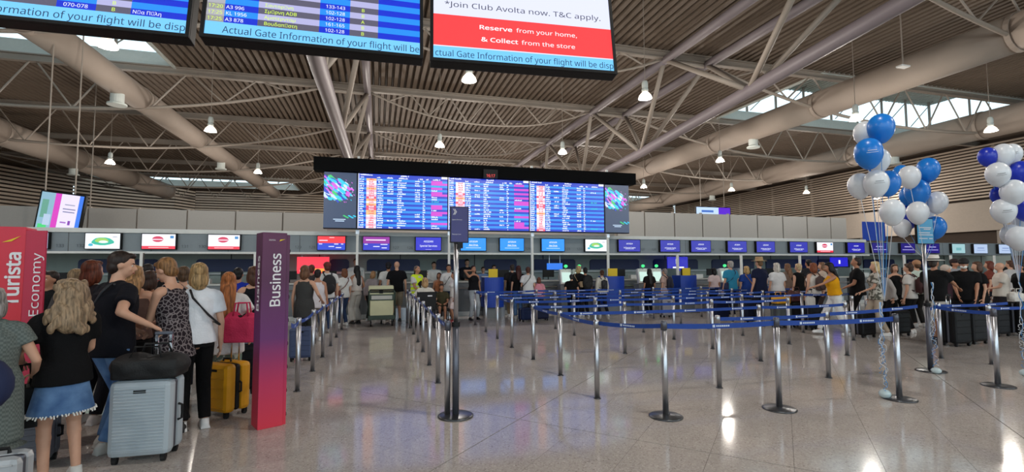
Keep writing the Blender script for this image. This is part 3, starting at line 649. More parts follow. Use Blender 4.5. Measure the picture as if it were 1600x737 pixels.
# coloured map screens at both ends
def mapscreen(p0, p1):
    x0 = bz(p0, 300).x; x1 = bz(p1, 300).x; Wd = x1 - x0; H = ztop - zb2; r2 = random.Random(5)
    mb = MB().rect(x0, zb2, x1, ztop, -.006); mm = [E((48, 62, 92)), E((40, 200, 235)), E((210, 90, 220)), E((60, 200, 110)), E((200, 225, 250)), E((30, 70, 190))]
    for i in range(150):
        v = r2.random(); u = r2.random() ** 1.3 * (.95 - .75 * abs(v - .4)); zz = .92 - .5 * (v * .75 + u * .25)
        if r2.random() < .12: u = .55 + .4 * r2.random(); zz = .45 + .45 * r2.random(); sc = .012
        else: sc = .025 + .05 * r2.random()
        mb.m = r2.choice([1, 1, 2, 3, 4, 5, 5]) if u < .6 else r2.choice([1, 2, 4]); cx = x0 + Wd * u; cz = zb2 + H * zz; n = 6; an = -.5
        pts = []
        for j in range(n):
            t = 2 * PI * j / n; k2 = .6 + .7 * r2.random(); px_ = math.cos(t) * sc * 1.7 * k2; pz_ = math.sin(t) * sc * .6 * k2
            px_, pz_ = px_ * math.cos(an) - pz_ * math.sin(an), px_ * math.sin(an) + pz_ * math.cos(an)
            pts.append((min(max(cx + px_ * Wd * 1.3, x0), x1), -.008 - i * .0001, min(cz + pz_ * H, ztop)))
        mb.add(pts, [tuple(range(n))])
    for i in range(10): mb.m = 3 if i < 4 else 1; u = .6 + .038 * i; z = zb2 + H * (.21 - .012 * (i % 4)); mb.rect(x0 + Wd * u, z, x0 + Wd * (u + .06), z + .03, -.03)
    mb.m = 4; mb.rect(x0 + Wd * .3, zb2 + H * .145, x0 + Wd * .68, zb2 + H * .158, -.03); mb.rect(x0 + Wd * .36, zb2 + H * .115, x0 + Wd * .64, zb2 + H * .128, -.03)
    mb.build('map_screen', mm, bd)
mapscreen(506, 557); mapscreen(945, 982)
ck = MB().box((bz(753, 270).x, -.25, bz(765, 280).z), (bz(775, 270).x, -.15, bz(765, 267).z)).build('clock', M['black'], bd)
text('clock_digits', '16:17', .2, E((255, 40, 50)), ck, (bz(757, 275).x, -.26, bz(765, 279).z), sx=.85)
for k in range(4, 8): MB().box((PX[k + 0] - .05, .2, 2.6), (PX[k] + .05, .3, zb)).build('mount', M['steel'], bd)

# side advert screens
def advert(c, Y, label, fields, rz=0):
    a = PY(c[0], c[1], Y); b = PY(c[2], c[3], Y); Wd = b.x - a.x; H = a.z - b.z
    r = root('advert_screen', label, 'screen', (a.x, Y, b.z), 0); cs = MB().box((-.05, 0, -.05), (Wd + .05, .15, H + .05)).build('case', M['black'], r); cs.rotation_euler = (0, rz, 0)
    for u0, v0, u1, v1, col in fields: MB().rect(Wd * u0, H * v0, Wd * u1, H * v1, -.005 - .002 * u0 - (.003 if u1 - u0 < .3 else 0)).build('picture_field', E(col), cs)
    for u in (.15, .85): MB().tube((Wd * u, .1, H * .8), (Wd * u, .1, ZD - b.z + .1), .025).build('hanger', M['beam'], r)
    return r
r = advert((58, 298, 122, 356), 21.5, 'slanted lilac, magenta and blue advert screen high on the left', [(0, 0, .33, 1, (130, 170, 190)), (.05, .3, .2, .8, (90, 150, 130)), (.14, .1, .3, .4, (170, 190, 215)), (.04, 0, .24, .12, (60, 200, 110)), (.33, 0, .47, 1, (205, 40, 180)), (.47, 0, .9, 1, (225, 215, 250)), (.9, 0, 1, 1, (40, 110, 225)), (.58, .7, .82, .73, (150, 150, 170)), (.55, .58, .85, .61, (120, 120, 150)), (.56, .5, .84, .53, (120, 120, 150)), (.54, .2, .68, .24, (150, 90, 180)), (.72, .16, .78, .28, (120, 40, 160))], math.radians(7))
r = advert((1088, 323, 1141, 336), 34, 'small purple advert screen peeping over the grey panels on the right', [(0, 0, .65, 1, (190, 215, 250)), (.65, 0, 1, 1, (90, 40, 200)), (.15, .3, .5, .6, (70, 110, 190))])

# ================================================================ column signs
def totem(x, y, rz, w, dpt, H, name, label, grad, words, front_m=None):
    r = root(name, label, 'sign', (x, y, 0), rz)
    m, N, L, b = nm('gradient_print'); tc = N.new('ShaderNodeTexCoord'); sp = N.new('ShaderNodeSeparateXYZ'); mr = N.new('ShaderNodeMapRange'); mr.inputs[2].default_value = H
    cr = N.new('ShaderNodeValToRGB'); L.new(tc.outputs['Object'], sp.inputs[0]); L.new(sp.outputs[2], mr.inputs[0]); L.new(mr.outputs[0], cr.inputs[0]); L.new(cr.outputs[0], b.inputs['Base Color'])
    el = cr.color_ramp.elements; el[0].position = grad[0][0]; el[0].color = (*lin(grad[0][1]), 1); el[1].position = grad[-1][0]; el[1].color = (*lin(grad[-1][1]), 1)
    for p, c in grad[1:-1]: e = el.new(p); e.color = (*lin(c), 1)
    b.inputs['Roughness'].default_value = .45
    MB().box((-w / 2, 0, 0), (w / 2, dpt, H)).build('body', m, r, bevel=.004)
    MB().box((w / 2, .02, 0), (w / 2 + .035, dpt * .6, H - .02)).build('side_flange', m, r)
    for k in range(8): MB().tube((w / 2 + .035, .045, .1 + k * H * .122), (w / 2 + .043, .045, .1 + k * H * .122), .022, n=10).build('snap_rivet', M['black'], r)
    return r
V = PI / 2
bt = totem(-1.02, 5.42, math.radians(26), .235, .24, 1.97, 'column_sign', 'tall plum-to-red column sign reading Business', [(0, (216, 52, 72)), (.22, (190, 44, 88)), (.45, (104, 38, 104)), (.75, (82, 26, 70)), (1, (92, 30, 74))], None)
text('lettering', 'Business', .20, M['white_print'], bt, (.06, -.006, 1.215), (PI / 2, -V, 0), bold=.002)['fit'] = .54
text('lettering', 'Business', .19, M['white_print'], bt, (-.235 / 2 - .006, .055, 1.17), (PI / 2, -V, -PI / 2), bold=.002)['fit'] = .56
text('lettering', 'IBERIA', .03, M['white_print'], bt, (-.06, -.006, 1.885)); 
MB().add([(.04, -.007, 1.88), (.10, -.007, 1.905), (.05, -.007, 1.90)], [(0, 1, 2)]).build('wing_mark', M['yellow'], bt)
tt = totem(-3.17, 5.25, math.radians(14), .30, .26, 1.98, 'column_sign', 'tall red column sign reading Turista and Economy at the left edge', [(0, (190, 24, 40)), (.5, (206, 28, 46)), (1, (214, 36, 62))], None)
text('lettering', 'Turista', .19, M['white_print'], tt, (.125, -.006, 1.28), (PI / 2, -V, 0), bold=.004)['fit'] = .475
text('lettering', 'IB', .06, M['white_print'], tt, (-.09, -.006, 1.83), bold=.001)
MB().add([(.0, -.007, 1.84), (.12, -.007, 1.90), (.06, -.007, 1.85)], [(0, 1, 2)]).build('wing_mark', M['yellow'], tt)
fl = MB().box((.15, 0, 0), (.30, .02, 1.95), Matrix.Rotation(math.radians(-16), 3, 'Z'), (.15, 0, 0)).build('side_face', mat('crimson_side', (188, 24, 62), .45), tt)
text('lettering', 'Economy', .145, M['white_print'], fl, (.27, -.045, 1.19), (PI / 2, -V, math.radians(-16)))['fit'] = .56

# ================================================================ belt posts
def post_meshes(H=.95, based=False):
    d = {}
    d['tube'] = MB().tube((0, 0, .012), (0, 0, H - .05), .032, n=16).mesh('tube', M['steel'], True)
    d['head'] = MB().lathe([(.034, H - .10), (.035, H - .03), (.030, H), (.01, H + .004)], n=16).mesh('head', M['sleeve'] if based else M['steel'], True)
    if based: d['base_plate'] = MB().lathe([(.175, 0), (.178, .010), (.16, .018), (.05, .026), (.036, .03)], n=28).mesh('base_plate', M['base'], True)
    else: d['floor_socket'] = MB().lathe([(.046, 0), (.046, .006), (.034, .012)], n=16).mesh('floor_socket', M['base'], True)
    return d
PF = post_meshes(); PB = post_meshes(1.02, True)
def post(x, y, label, based=False, group='slim steel belt posts', tilt=0):
    r = root('belt_post', label, 'post', (x, y, 0), 0, 'belt posts with heavy round bases' if based else group)
    for n, me in (PB if based else PF).items(): inst(n, me, r)
    if tilt: r.rotation_euler = (0, tilt, 0)
    return r
def belt(a, b, za=.90, zb=.90, label='blue belt', group='blue queue belts', sag=.015, w=.048):
    a = Vector(a); b = Vector(b); d = b - a; L = d.length; ang = math.atan2(d.y, d.x)
    r = root('queue_belt', label, 'belt', (a.x, a.y, 0), ang, group)
    n = 8; vs = []; 
    for i in range(n + 1):
        t = i / n; z = za + (zb - za) * t - sag * 4 * t * (1 - t); x = .035 + (L - .07) * t
        vs += [(x, -.001, z - w / 2), (x, -.001, z + w / 2), (x, .001, z + w / 2), (x, .001, z - w / 2)]
    fs = []
    for i in range(n):
        o = i * 4
        for j in range(4): fs.append((o + j, o + 4 + j, o + 4 + (j + 1) % 4, o + (j + 1) % 4))
    MB().add(vs, fs).build('webbing', M['belt'], r)
    mk = MB(); k = max(1, int(L / .75))
    for i in range(k):
        xc = L * (i + .5) / k; t = xc / L; z = za + (zb - za) * t - sag * 4 * t * (1 - t)
        for sgn in (-1, 1):
            y = .0025 * sgn
            mk.add([(xc - .11, y, z - .013), (xc - .08, y, z - .013), (xc - .08, y, z + .015), (xc - .11, y, z + .015)], [(0, 1, 2, 3)])
            for j in range(7): xx = xc - .065 + j * .024; mk.add([(xx, y, z - .008), (xx + .017, y, z - .008), (xx + .017, y, z + .010), (xx, y, z + .010)], [(0, 1, 2, 3)])
    mk.build('printed_marks', M['beltmark'], r)['kind'] = 'stuff'
    return r
CA = [(-.985, 6.88), (-.95, 8.12), (-.925, 9.3), (-.90, 10.55), (-.885, 11.78), (-.87, 13.2), (-.86, 14.5)]
CB = [(.83, 6.81), (.84, 8.06), (.85, 9.32), (.855, 10.55), (.85, 11.76), (.84, 12.98), (.84, 14.2)]
ordn = ['nearest', 'second', 'third', 'fourth', 'fifth', 'sixth', 'farthest']
for i, (x, y) in enumerate(CA): post(x, y, 'slim steel post, %s in the row beside the purple column sign' % ordn[i])
for i, (x, y) in enumerate(CB): post(x, y, 'slim steel post, %s in the row running back from the tall pole sign' % ordn[i])
for i in range(6): belt(CA[i], CA[i + 1], label='blue belt between the %s and %s posts beside the purple column' % (ordn[i], ordn[i + 1]), sag=.03)
belt((-.87, 5.55), CA[0], 1.0, .90, 'blue belt from the purple column sign to its nearest post', sag=.03)
belt((.77, 5.33), CB[0], .96, .88, 'dark belt from the tall pole sign to the nearest post behind it')
for i in range(6): belt(CB[i], CB[i + 1], label='belt between the %s and %s posts behind the pole sign' % (ordn[i], ordn[i + 1]), sag=.03)
XS = [2.62, 4.40, 6.27, 8.12, 9.85, 11.6, 13.4]; YS = [5.5, 6.78, 8.03, 9.30, 10.5, 11.7, 13.1]
have = {(0, 0), (1, 0), (2, 0)}
for j, y in enumerate(YS):
    for i, x in enumerate(XS):
        if j == 0 and i > 2: continue
        if j == 1 and (i > 3 or i == 1): continue
        if j == 2 and i > 4: continue
        if i == 6 and j < 4: continue
        have.add((i, j))
for i, j in sorted(have):
    post(XS[i] + rnd.uniform(-.03, .03), YS[j] + rnd.uniform(-.03, .03), 'slim maze post, %s from the open aisle in the %s row' % ((['first'] + ordn[1:])[min(i, 5)] if i < 6 else 'seventh', ordn[min(j, 6)] if j < 6 else 'last'))
for j, y in enumerate(YS):
    xs = [i for i in range(7) if (i, j) in have]
    for a, b in zip(xs[:-1], xs[1:]):
        if j == 0 and a == 0: continue
        if j in (2, 4) and b == xs[-1]: continue
        belt((XS[a], y), (XS[b], y), label='blue belt of maze row %s, span %s from the open aisle' % (ordn[j], (['first'] + ordn[1:])[a]))
for j in (0, 1, 3, 5): belt((XS[0], YS[j]), (XS[0], YS[j + 1]), label='blue belt closing the open aisle side at the %s maze post' % ordn[j])
post(3.0, 4.62, 'steel belt post on a round base, left of the two in front', True); post(4.38, 4.50, 'steel belt post on a round base, right of the two in front', True)
post(6.08, 4.42, 'steel belt post on a round base beside the balloon weight', True); post(7.98, 4.52, 'steel belt post on a round base near the right edge', True)
belt((XS[0], 5.5), (3.0, 4.62), .91, .96, 'dark blue belt from the aisle post to the nearest round-base post')
belt((3.0, 4.62), (4.38, 4.50), .96, .96, 'wide blue belt between the two front round-base posts', w=.055)
belt((4.38, 4.50), (6.08, 4.42), .96, .96, 'wide blue belt running right to the balloon ribbons', w=.055)
belt((6.27, 5.5), (8.0, 5.45), .91, .98, 'blue belt running right to the light-blue pole sign'); belt((8.14, 5.40), (7.98, 4.52), .98, .96, 'short dark belt between pole sign and right-edge post')
post(9.4, 6.1, 'slim steel post behind the right-edge post'); post(9.6, 5.5, 'slim steel post at the far right edge')
belt((8.14, 5.45), (9.4, 6.1), .93, .9, 'blue belt from the pole sign to the slim post behind'); belt((9.4, 6.1), (11.2, 6.1), .9, .9, 'blue belt leaving the frame at the right, upper'); belt((9.6, 5.5), (11.2, 5.5), .9, .9, 'blue belt leaving the frame at the right, lower')

# pole signs
def pole_sign(x, y, label, zb_, w, H, m, content, h0=1.0, dx=0):
    r = root('pole_sign', label, 'sign', (x, y, 0), PHI * -0 )
    MB().lathe([(.19, 0), (.193, .012), (.17, .02), (.05, .03)], n=28).build('base_plate', M['base'], r, smooth=True)
    MB().tube((0, 0, .02), (0, 0, h0), .036, n=16).build('lower_pole', M['sleeve'], r, smooth=True)
    MB().tube((0, 0, h0 - .01), (0, 0, zb_ + .02), .026, n=16).build('upper_pole', M['steel'], r, smooth=True)
    MB().tube((0, 0, h0 - .02), (0, 0, h0 + .03), .045, n=16).build('collar', M['black'], r)
    bd_ = MB().box((dx - w / 2, -.03, zb_), (dx + w / 2, 0, zb_ + H)).build('sign_frame', M['black'], r)
    MB().box((dx - w / 2 + .01, -.034, zb_ + .01), (dx + w / 2 - .01, -.029, zb_ + H - .01)).build('sign_face', m, r)
    content(r, dx, zb_, w, H); return r
def c1(r, dx, z, w, H):
    text('lettering', 'Special Services', .024, M['white_print'], r, (dx - w / 2 + .02, -.036, z + H * .62), sx=.95)
    text('lettering', 'Please join here', .022, M['white_print'], r, (dx - w / 2 + .02, -.036, z + H * .22), sx=.9)
    for k in range(2):
        x = dx - w / 2 + .03 + k * .015; MB().add([(x, -.036, z + H * .93), (x + .008, -.036, z + H * .93), (x + .028, -.036, z + H * .85), (x + .008, -.036, z + H * .77), (x, -.036, z + H * .77), (x + .02, -.036, z + H * .85)], [(0, 1, 2, 5), (5, 2, 3, 4)]).build('chevron', M['white_print'], r)
    MB().box((dx - .02, -.03, z - .06), (dx + .04, .03, z)).build('clamp', M['black'], r)
pole_sign(.835, 5.27, 'tall pole with a navy Special Services sign in the middle aisle', 1.875, .205, .40, mat('navy_sign_face', (52, 48, 112), .4), c1, .98, .03)
ps = [o for o in COL.objects if o.name == 'pole_sign'][0]
MB().tube((-.085, .03, .02), (-.085, .03, .97), .032, n=16).build('stanchion', M['steel'], ps, smooth=True); MB().lathe([(.034, .92), (.035, .99), (.03, 1.02)], (-.085, .03, 0), 16).build('stanchion_head', M['sleeve'], ps, smooth=True)
def c2(r, dx, z, w, H):
    for v, a_, b_ in ((.62, .1, .85), (.56, .4, .8), (.42, .1, .75), (.34, .1, .92), (.2, .1, .6), (.2, .7, .9)): MB().box((dx - w / 2 + w * a_, -.038, z + H * v), (dx - w / 2 + w * b_, -.035, z + H * v + .012)).build('print_line', M['white_print'], r)
pole_sign(8.12, 5.42, 'tall pole with a light-blue notice among the middle balloons', 1.93, .35, .40, mat('light_blue_sign_face', (70, 160, 205), .4), c2, 1.0)
# ================================================================ people
JOBS = []
def soft(mb, name, m, parent, voxel, T=None, label=None, it=4, extra=None):
    me = mb.mesh(name, m); o = bpy.data.objects.new(name, me); put(o, parent)
    md = o.modifiers.new('join', 'REMESH'); md.mode = 'VOXEL'; md.voxel_size = voxel; md.use_smooth_shade = True
    if it: sm = o.modifiers.new('relax', 'SMOOTH'); sm.iterations = it; sm.factor = .5
    if label: o['label'] = label
    JOBS.append((o, m, extra)); return o
def flush():
    bpy.context.view_layer.update(); dg = bpy.context.evaluated_depsgraph_get(); res = []
    for o, m, ex in JOBS:
        me = bpy.data.meshes.new_from_object(o.evaluated_get(dg)); res.append(me)
    for (o, m, ex), me in zip(JOBS, res):
        o.modifiers.clear(); old = o.data
        if ex is not None and ex.v:
            bm = bmesh.new(); bm.from_mesh(me); t = ex.mesh('x', m, True); bm.from_mesh(t); bm.to_mesh(me); bm.free(); bpy.data.meshes.remove(t)
        me.materials.clear(); me.materials.append(m); me.polygons.foreach_set('material_index', [0] * len(me.polygons))
        me.polygons.foreach_set('use_smooth', [True] * len(me.polygons)); me.name = o.name; o.data = me
    JOBS.clear()
SKIN = dict(a=mat('skin_light', (206, 158, 132), .55, 0, .06, 12), b=mat('skin_tan', (178, 126, 98), .55, 0, .06, 12), c=mat('skin_dark', (112, 74, 56), .55, 0, .06, 12))
def hairm(rgb):
    k = 'hair_%s' % (rgb,)
    if k in MC: return MC[k]
    m, N, L, b = nm(k); c = lin(rgb); b.inputs['Roughness'].default_value = .5; b.inputs['Specular IOR Level'].default_value = .3
    tc = N.new('ShaderNodeTexCoord'); mp = N.new('ShaderNodeMapping'); mp.inputs['Scale'].default_value = (60, 60, 5)
    nz = N.new('ShaderNodeTexNoise'); nz.inputs['Scale'].default_value = 1; nz.inputs['Detail'].default_value = 3
    L.new(tc.outputs['Object'], mp.inputs[0]); L.new(mp.outputs[0], nz.inputs['Vector'])
    cr = N.new('ShaderNodeValToRGB'); cr.color_ramp.elements[0].position = .35; cr.color_ramp.elements[1].position = .65
    cr.color_ramp.elements[0].color = (*[v * .45 for v in c], 1); cr.color_ramp.elements[1].color = (*[min(1, v * 1.35) for v in c], 1)
    L.new(nz.outputs['Fac'], cr.inputs[0]); L.new(cr.outputs[0], b.inputs['Base Color'])
    bp = N.new('ShaderNodeBump'); bp.inputs['Strength'].default_value = .6; bp.inputs['Distance'].default_value = .01; L.new(nz.outputs['Fac'], bp.inputs['Height']); L.new(bp.outputs[0], b.inputs['Normal'])
    MC[k] = m; return m
EYEW = mat('eye_white', (225, 220, 215), .3); EYEB = mat('eye_dark', (30, 22, 18), .2); LIP = mat('lip', (150, 84, 76), .5)
def ik(a, t, l1, l2, hint):
    d = t - a; L = d.length
    if L > (l1 + l2) * .995: t = a + d * ((l1 + l2) * .995 / L); d = t - a; L = d.length
    u = d.normalized(); h = Vector(hint); h = h - u * h.dot(u)
    if h.length < 1e-4: h = Vector((0, -1, 0)) - u * (-u.y)
    h.normalize(); x = (l1 * l1 - l2 * l2 + L * L) / (2 * L); y = math.sqrt(max(0, l1 * l1 - x * x))
    return a + u * x + h * y, t
HL = []
def person(label, px, Y, top, face=0, skin='a', sex='f', bulk=1.0, shirt=('tee', (20, 20, 22)), pants=('pants', (30, 32, 40)), shoes=(225, 225, 225), hair=('short', (60, 42, 30)),
           hat=None, lean=0, turn=0, nod=0, hr=None, hl=None, er=None, el=None, fr=None, fl=None, hips=None, eyes=False, group='travellers in the hall', vox=None, H=None, grip=False, mask=False, curl=.35, at=None):
    x = XP(px, Y); hgt = H or PY(px, top, Y).z
    if hips: hgt = H
    r = root('person', label, 'person', (x, Y, 0 if at is None else at), math.radians(face), group)
    s = hgt / 1.735; r.scale = (s, s, s)
    zc = ZC(x, Y); v = vox or (.0125 if zc < 5.6 else .017 if zc < 9 else .022)
    v = v * (1.0)
    fem = sex == 'f'; sw = .165 if fem else .19; B = bulk
    R3 = Matrix.Rotation(-math.radians(lean), 3, 'X'); hz = hips or .92; hip0 = Vector((0, 0, hz))
    def T(p): p = Vector(p); return R3 @ (p - Vector((0, 0, .92))) + hip0
    RH = R3 @ Euler((-math.radians(nod), 0, math.radians(turn)), 'XYZ').to_matrix()
    hb = T((0, .0, 1.50))
    def Hd(p): return RH @ (Vector(p) - Vector((0, 0, 1.50))) + hb
    def loc(w):
        if isinstance(w, tuple) and len(w) and w[0] == 'w':
            p = Vector(w[1]) - Vector((x, Y, 0)); return Matrix.Rotation(-math.radians(face), 3, 'Z') @ p / s
        return Vector(w)
    b = MB()
    b.ell(T((0, -.01, .96)), ((.168 if fem else .155) * B, .118 * B, .13), R3); b.ell(T((0, 0, 1.10)), ((.125 if fem else .145) * B, .10 * B, .17), R3)
    b.ell(T((0, -.005, 1.28)), ((.150 if fem else .172) * B, .112 * B, .18), R3)
    if fem:
        for sg in (-1, 1): b.ell(T((sg * .07, .085, 1.28)), (.062, .055, .062), R3)
    b.rc(T((-sw * .78, -.01, 1.395)), T((sw * .78, -.01, 1.395)), .058); b.rc(T((-.06, -.01, 1.43)), T((.06, -.01, 1.43)), .052)
    b.rc(T((0, -.012, 1.42)), Hd((0, -.008, 1.55)), .052 if fem else .06, .05)
    b.ell(Hd((0, -.008, 1.645)), (.076, .095, .090), RH, 16, 12); b.ell(Hd((0, .025, 1.585)), (.056, .064, .068), RH, 14, 10); b.ell(Hd((0, .055, 1.545)), (.028, .026, .024), RH)
    b.rc(Hd((0, .088, 1.635)), Hd((0, .110, 1.597)), .010, .015); b.ell(Hd((0, .086, 1.565)), (.022, .014, .012), RH)
    for sg in (-1, 1): b.ell(Hd((sg * .078, -.005, 1.61)), (.010, .020, .030), RH); b.ell(Hd((sg * .036, .07, 1.598)), (.02, .018, .018), RH)
    hands = MB(); arms = {}
    for sg, tgt, eh in ((1, hr, er), (-1, hl, el)):
        S = T((sg * sw, -.01, 1.385)); tw = loc(tgt) if tgt is not None else Vector((sg * (sw + .07 * B), .04, .86 * (hz / .92 if hips else 1)))
        e, w = ik(S, tw, .285, .255, eh or (sg * .5, -1, -.25))
        b.rc(S, e, .052 * (.9 if fem else 1) * (.5 + .5 * B), .038 * (.9 if fem else 1.05)); b.rc(e, w, .038 * (.9 if fem else 1.05), .026)
        d = (w - e).normalized(); side = Vector((sg, 0, 0)); n = d.cross(Vector((0, 1, 0))) * sg
        pn = Vector((-sg, .15, -.1)); 
        if abs(d.z) < .75: pn = Vector((-sg * .3, 0, -1))
        pn = (pn - d * pn.dot(d)).normalized(); sp = d.cross(pn).normalized()
        q = Matrix((sp, pn, d)).transposed(); pc = w + d * .05
        b.ell(pc, (.040, .017, .052), q); cu = curl if not grip else 1.1
        for k, (off, ln) in enumerate(((-.030, .062), (-.010, .072), (.010, .068), (.029, .054))):
            a0 = pc + sp * off + d * .035; 
            d1 = (d * math.cos(cu * .7) + pn * math.sin(cu * .7)); d2 = (d * math.cos(cu * 1.7) + pn * math.sin(cu * 1.7))
            m1 = a0 + d1 * ln * .55; m2 = m1 + d2 * ln * .5
            hands.path([a0, m1, m2, m2 + d2 * .004], [.0095, .009, .0075, .003], 6)
        ts = -1 if (sp.y > 0) else 1
        fwd = sp if sp.y > 0 else -sp
        a0 = pc + fwd * .03 - d * .02; m1 = a0 + (fwd * .7 + d * .6 + pn * .3).normalized() * .035; m2 = m1 + (fwd * .2 + d * .9 + pn * .4).normalized() * .03
        hands.path([a0, m1, m2, m2 + d * .003], [.012, .0105, .009, .004], 6)
        arms[sg] = (S, e, w)
    legs = {}
    for sg, ft in ((1, fr), (-1, fl)):
        hj = hip0 + Vector((sg * .088 * B, 0, -.04)); f = Vector(ft) if ft is not None else Vector((sg * .10, 0, 0))
        k, an = ik(hj, f + Vector((0, 0, .085)), .42, .415, (0, 1, .1 if not hips else .6))
        b.rc(hj, k, .088 * (.5 + .5 * B), .056); b.rc(k + (an - k) * .25, k + (an - k) * .25, .056); b.rc(k, an, .054, .036)
        b.rc(an + Vector((0, -.02, -.045)), an + Vector((0, .13, -.06)), .036, .028); legs[sg] = (hj, k, an)
    body = soft(b, 'body', SKIN[skin], r, v, extra=hands)
    # shoes
    sm_ = mat('shoe_%s' % (shoes,), shoes, .6)
    for sg in (-1, 1):
        an = legs[sg][2]; mb = MB(); z0 = an.z - .085
        mb.rc((an.x, an.y - .035, z0 + .045), (an.x, an.y + .13, z0 + .035), .044, .036); mb.box((an.x - .045, an.y - .075, z0), (an.x + .045, an.y + .165, z0 + .02)); mb.tube((an.x, an.y - .015, z0 + .04), (an.x, an.y - .01, z0 + .10), .046, .042)
        soft(mb, 'shoe', sm_, r, max(v * .8, .012), it=2)
    # shirt
    kind, col = shirt[0], shirt[1]; cm = col if not isinstance(col, tuple) else cloth(col); hem = .86 if kind != 'crop' else 1.08
    if len(shirt) > 2: hem = shirt[2]
    g = .014 + .006 * (v > .016); mb = MB(); lo = 1.0 if hem < 1 else hem
    zz = [(1.36, .150 if fem else .176, .115), (1.25, .158 if fem else .182, .125), (1.10, (.138 if fem else .158), .115), (.98, (.175 if fem else .165), .13), (hem, (.19 if fem else .178), .145)]
    zz = [k for k in zz if k[0] >= hem - 1e-6]
    for a, c in zip(zz[:-1], zz[1:]): mb.efr((c[0], c[1] * B + g, c[2] * B + g, -.005), (a[0] + .002, a[1] * B + g, a[2] * B + g, -.005), T=T)
    if kind not in ('tank', 'crop', 'backless'):
        mb.rc(T((-sw * .78, -.01, 1.395)), T((sw * .78, -.01, 1.395)), .060 + g); mb.rc(T((-.055, -.01, 1.425)), T((.055, -.01, 1.425)), .055 + g * .7)
        mb.ell(T((0, -.005, 1.30)), ((.15 if fem else .172) * B + g, .112 * B + g, .17), R3)
        tt_ = {'tee': .62, 'short': .45, 'long': 1.0, 'vest': 0, 'dress': .55}.get(kind, .6)
        for sg in (-1, 1):
            S, e, w = arms[sg]
            if kind == 'vest': continue
            if kind == 'long': mb.rc(S, e, .056 + g, .044 + g); mb.tube(e, w + (e - w) * .05, .044 + g, .034 + g, 12)
            else:
                q = S + (e - S) * tt_; mb.rc(S, S + (e - S) * .1, .055 + g); mb.tube(S, q, .057 + g, .052 + g * 1.8, 12)
    else:
        for sg in (-1, 1):
            mb.rc(T((sg * .095, .04, 1.36)), T((sg * .10, -.01, 1.445)), .026); mb.rc(T((sg * .10, -.01, 1.445)), T((sg * .095, -.07 if kind != 'backless' else .02, 1.38)), .026)
        if kind == 'tank': mb.ell(T((0, -.005, 1.33)), ((.13 if fem else .15) * B + g, .110 * B + g, .115), R3)
    if fem:
        for sg in (-1, 1): mb.ell(T((sg * .07, .085, 1.28)), (.062 + g, .055 + g, .062 + g), R3)
    soft(mb, {'dress': 'dress', 'vest': 'vest', 'tank': 'tank_top'}.get(kind, 'shirt'), cm, r, v, it=2)
    # bottoms
    if pants:
        kind, col = pants[0], pants[1]; cm = col if not isinstance(col, tuple) else cloth(col); mb = MB()
        ht = 1.03 if hem > .95 else hem + .07
        if kind == 'skirt':
            z1 = pants[2] if len(pants) > 2 else .56; zm = ht - .1
            mb.efr((zm, .182 * B, .14 * B, 0), (ht, .165 * B, .128 * B, 0)); mb.efr((z1, .225 * B, .185 * B, 0), (zm, .182 * B, .14 * B, 0))
        else:
            mb.efr((.86 if not hips else hz - .06, .178 * B, .135 * B, -.01), (ht - .92 + hz, .145 * B, .118 * B, 0)) if not hips else mb.ell(hip0, (.185, .15, .13))
            end = {'pants': 1, 'wide': 1, 'jeans': 1, 'shorts': .12, 'kneeshorts': 0}.get(kind, 1)
            for sg in (-1, 1):
                hj, k, an = legs[sg]
                w1, w2, w3 = ((.098, .072, .058) if kind != 'wide' else (.10, .085, .105))
                mb.ell(hj, (.098 * B,) * 3)
                if kind == 'shorts': q = hj + (k - hj) * .75; mb.tube(hj, q, .10 * B, .095, 14)
                elif kind == 'kneeshorts': mb.tube(hj, k + (an - k) * .05, .10 * B, .085, 14)
                else:
                    mb.rc(hj, k, w1 * B, w2); q = k + (an - k) * .97; mb.tube(k, q, w2, w3, 14)
        soft(mb, {'skirt': 'skirt', 'shorts': 'shorts', 'kneeshorts': 'shorts'}.get(kind, 'trousers'), cm, r, v, it=2)
    # hair
    if hair:
        hk, hc = hair; mb = MB(); hv = max(.010, v * .75)
        if hk not in ('bald', 'none'):
            mb.ell(Hd((0, -.026, 1.662)), (.086, .094, .092), RH, 16, 10)
            if hk == 'buzz': mb = MB().ell(Hd((0, -.022, 1.655)), (.080, .090, .088), RH, 16, 10)
            mb.ell(Hd((0, -.05, 1.60)), (.074, .062, .075), RH)
            if hk == 'short': mb.ell(Hd((0, .045, 1.715)), (.055, .04, .028), RH)
        if hk in ('bob', 'long', 'curly', 'verylong'):
            for sg in (-1, 1): mb.ell(Hd((sg * .068, -.015, 1.58)), (.026, .055, .09), RH)
            mb.ell(Hd((0, -.06, 1.56)), (.09, .055, .11), RH); mb.ell(Hd((0, .03, 1.715)), (.07, .05, .03), RH)
        if hk in ('long', 'verylong'):
            z2 = 1.30 if hk == 'long' else 1.18
            mb.rc(Hd((-.045, -.07, 1.55)), T((-.04, -.135, z2)), .052, .03); mb.rc(Hd((.045, -.07, 1.55)), T((.04, -.135, z2)), .052, .03); mb.rc(Hd((0, -.08, 1.55)), T((0, -.14, z2 - .03)), .055, .03)
        if hk == 'curly':
            rr = random.Random(3)
            for i in range(110):
                t = rr.uniform(0, 1); a = rr.uniform(-3.3, .15) if t < .75 else rr.uniform(-3.8, .6); w_ = .095 + .10 * t
                mb.ell(Hd((w_ * math.cos(a), -.02 + w_ * math.sin(a) * .95, 1.70 - .40 * t)), (rr.uniform(.02, .034), rr.uniform(.02, .032), rr.uniform(.03, .055)), RH, 8, 6)
            mb.rc(Hd((0, -.06, 1.6)), T((0, -.12, 1.36)), .10, .09)
        if hk == 'bun': mb.ell(Hd((0, -.11, 1.70)), (.04, .04, .04), RH)
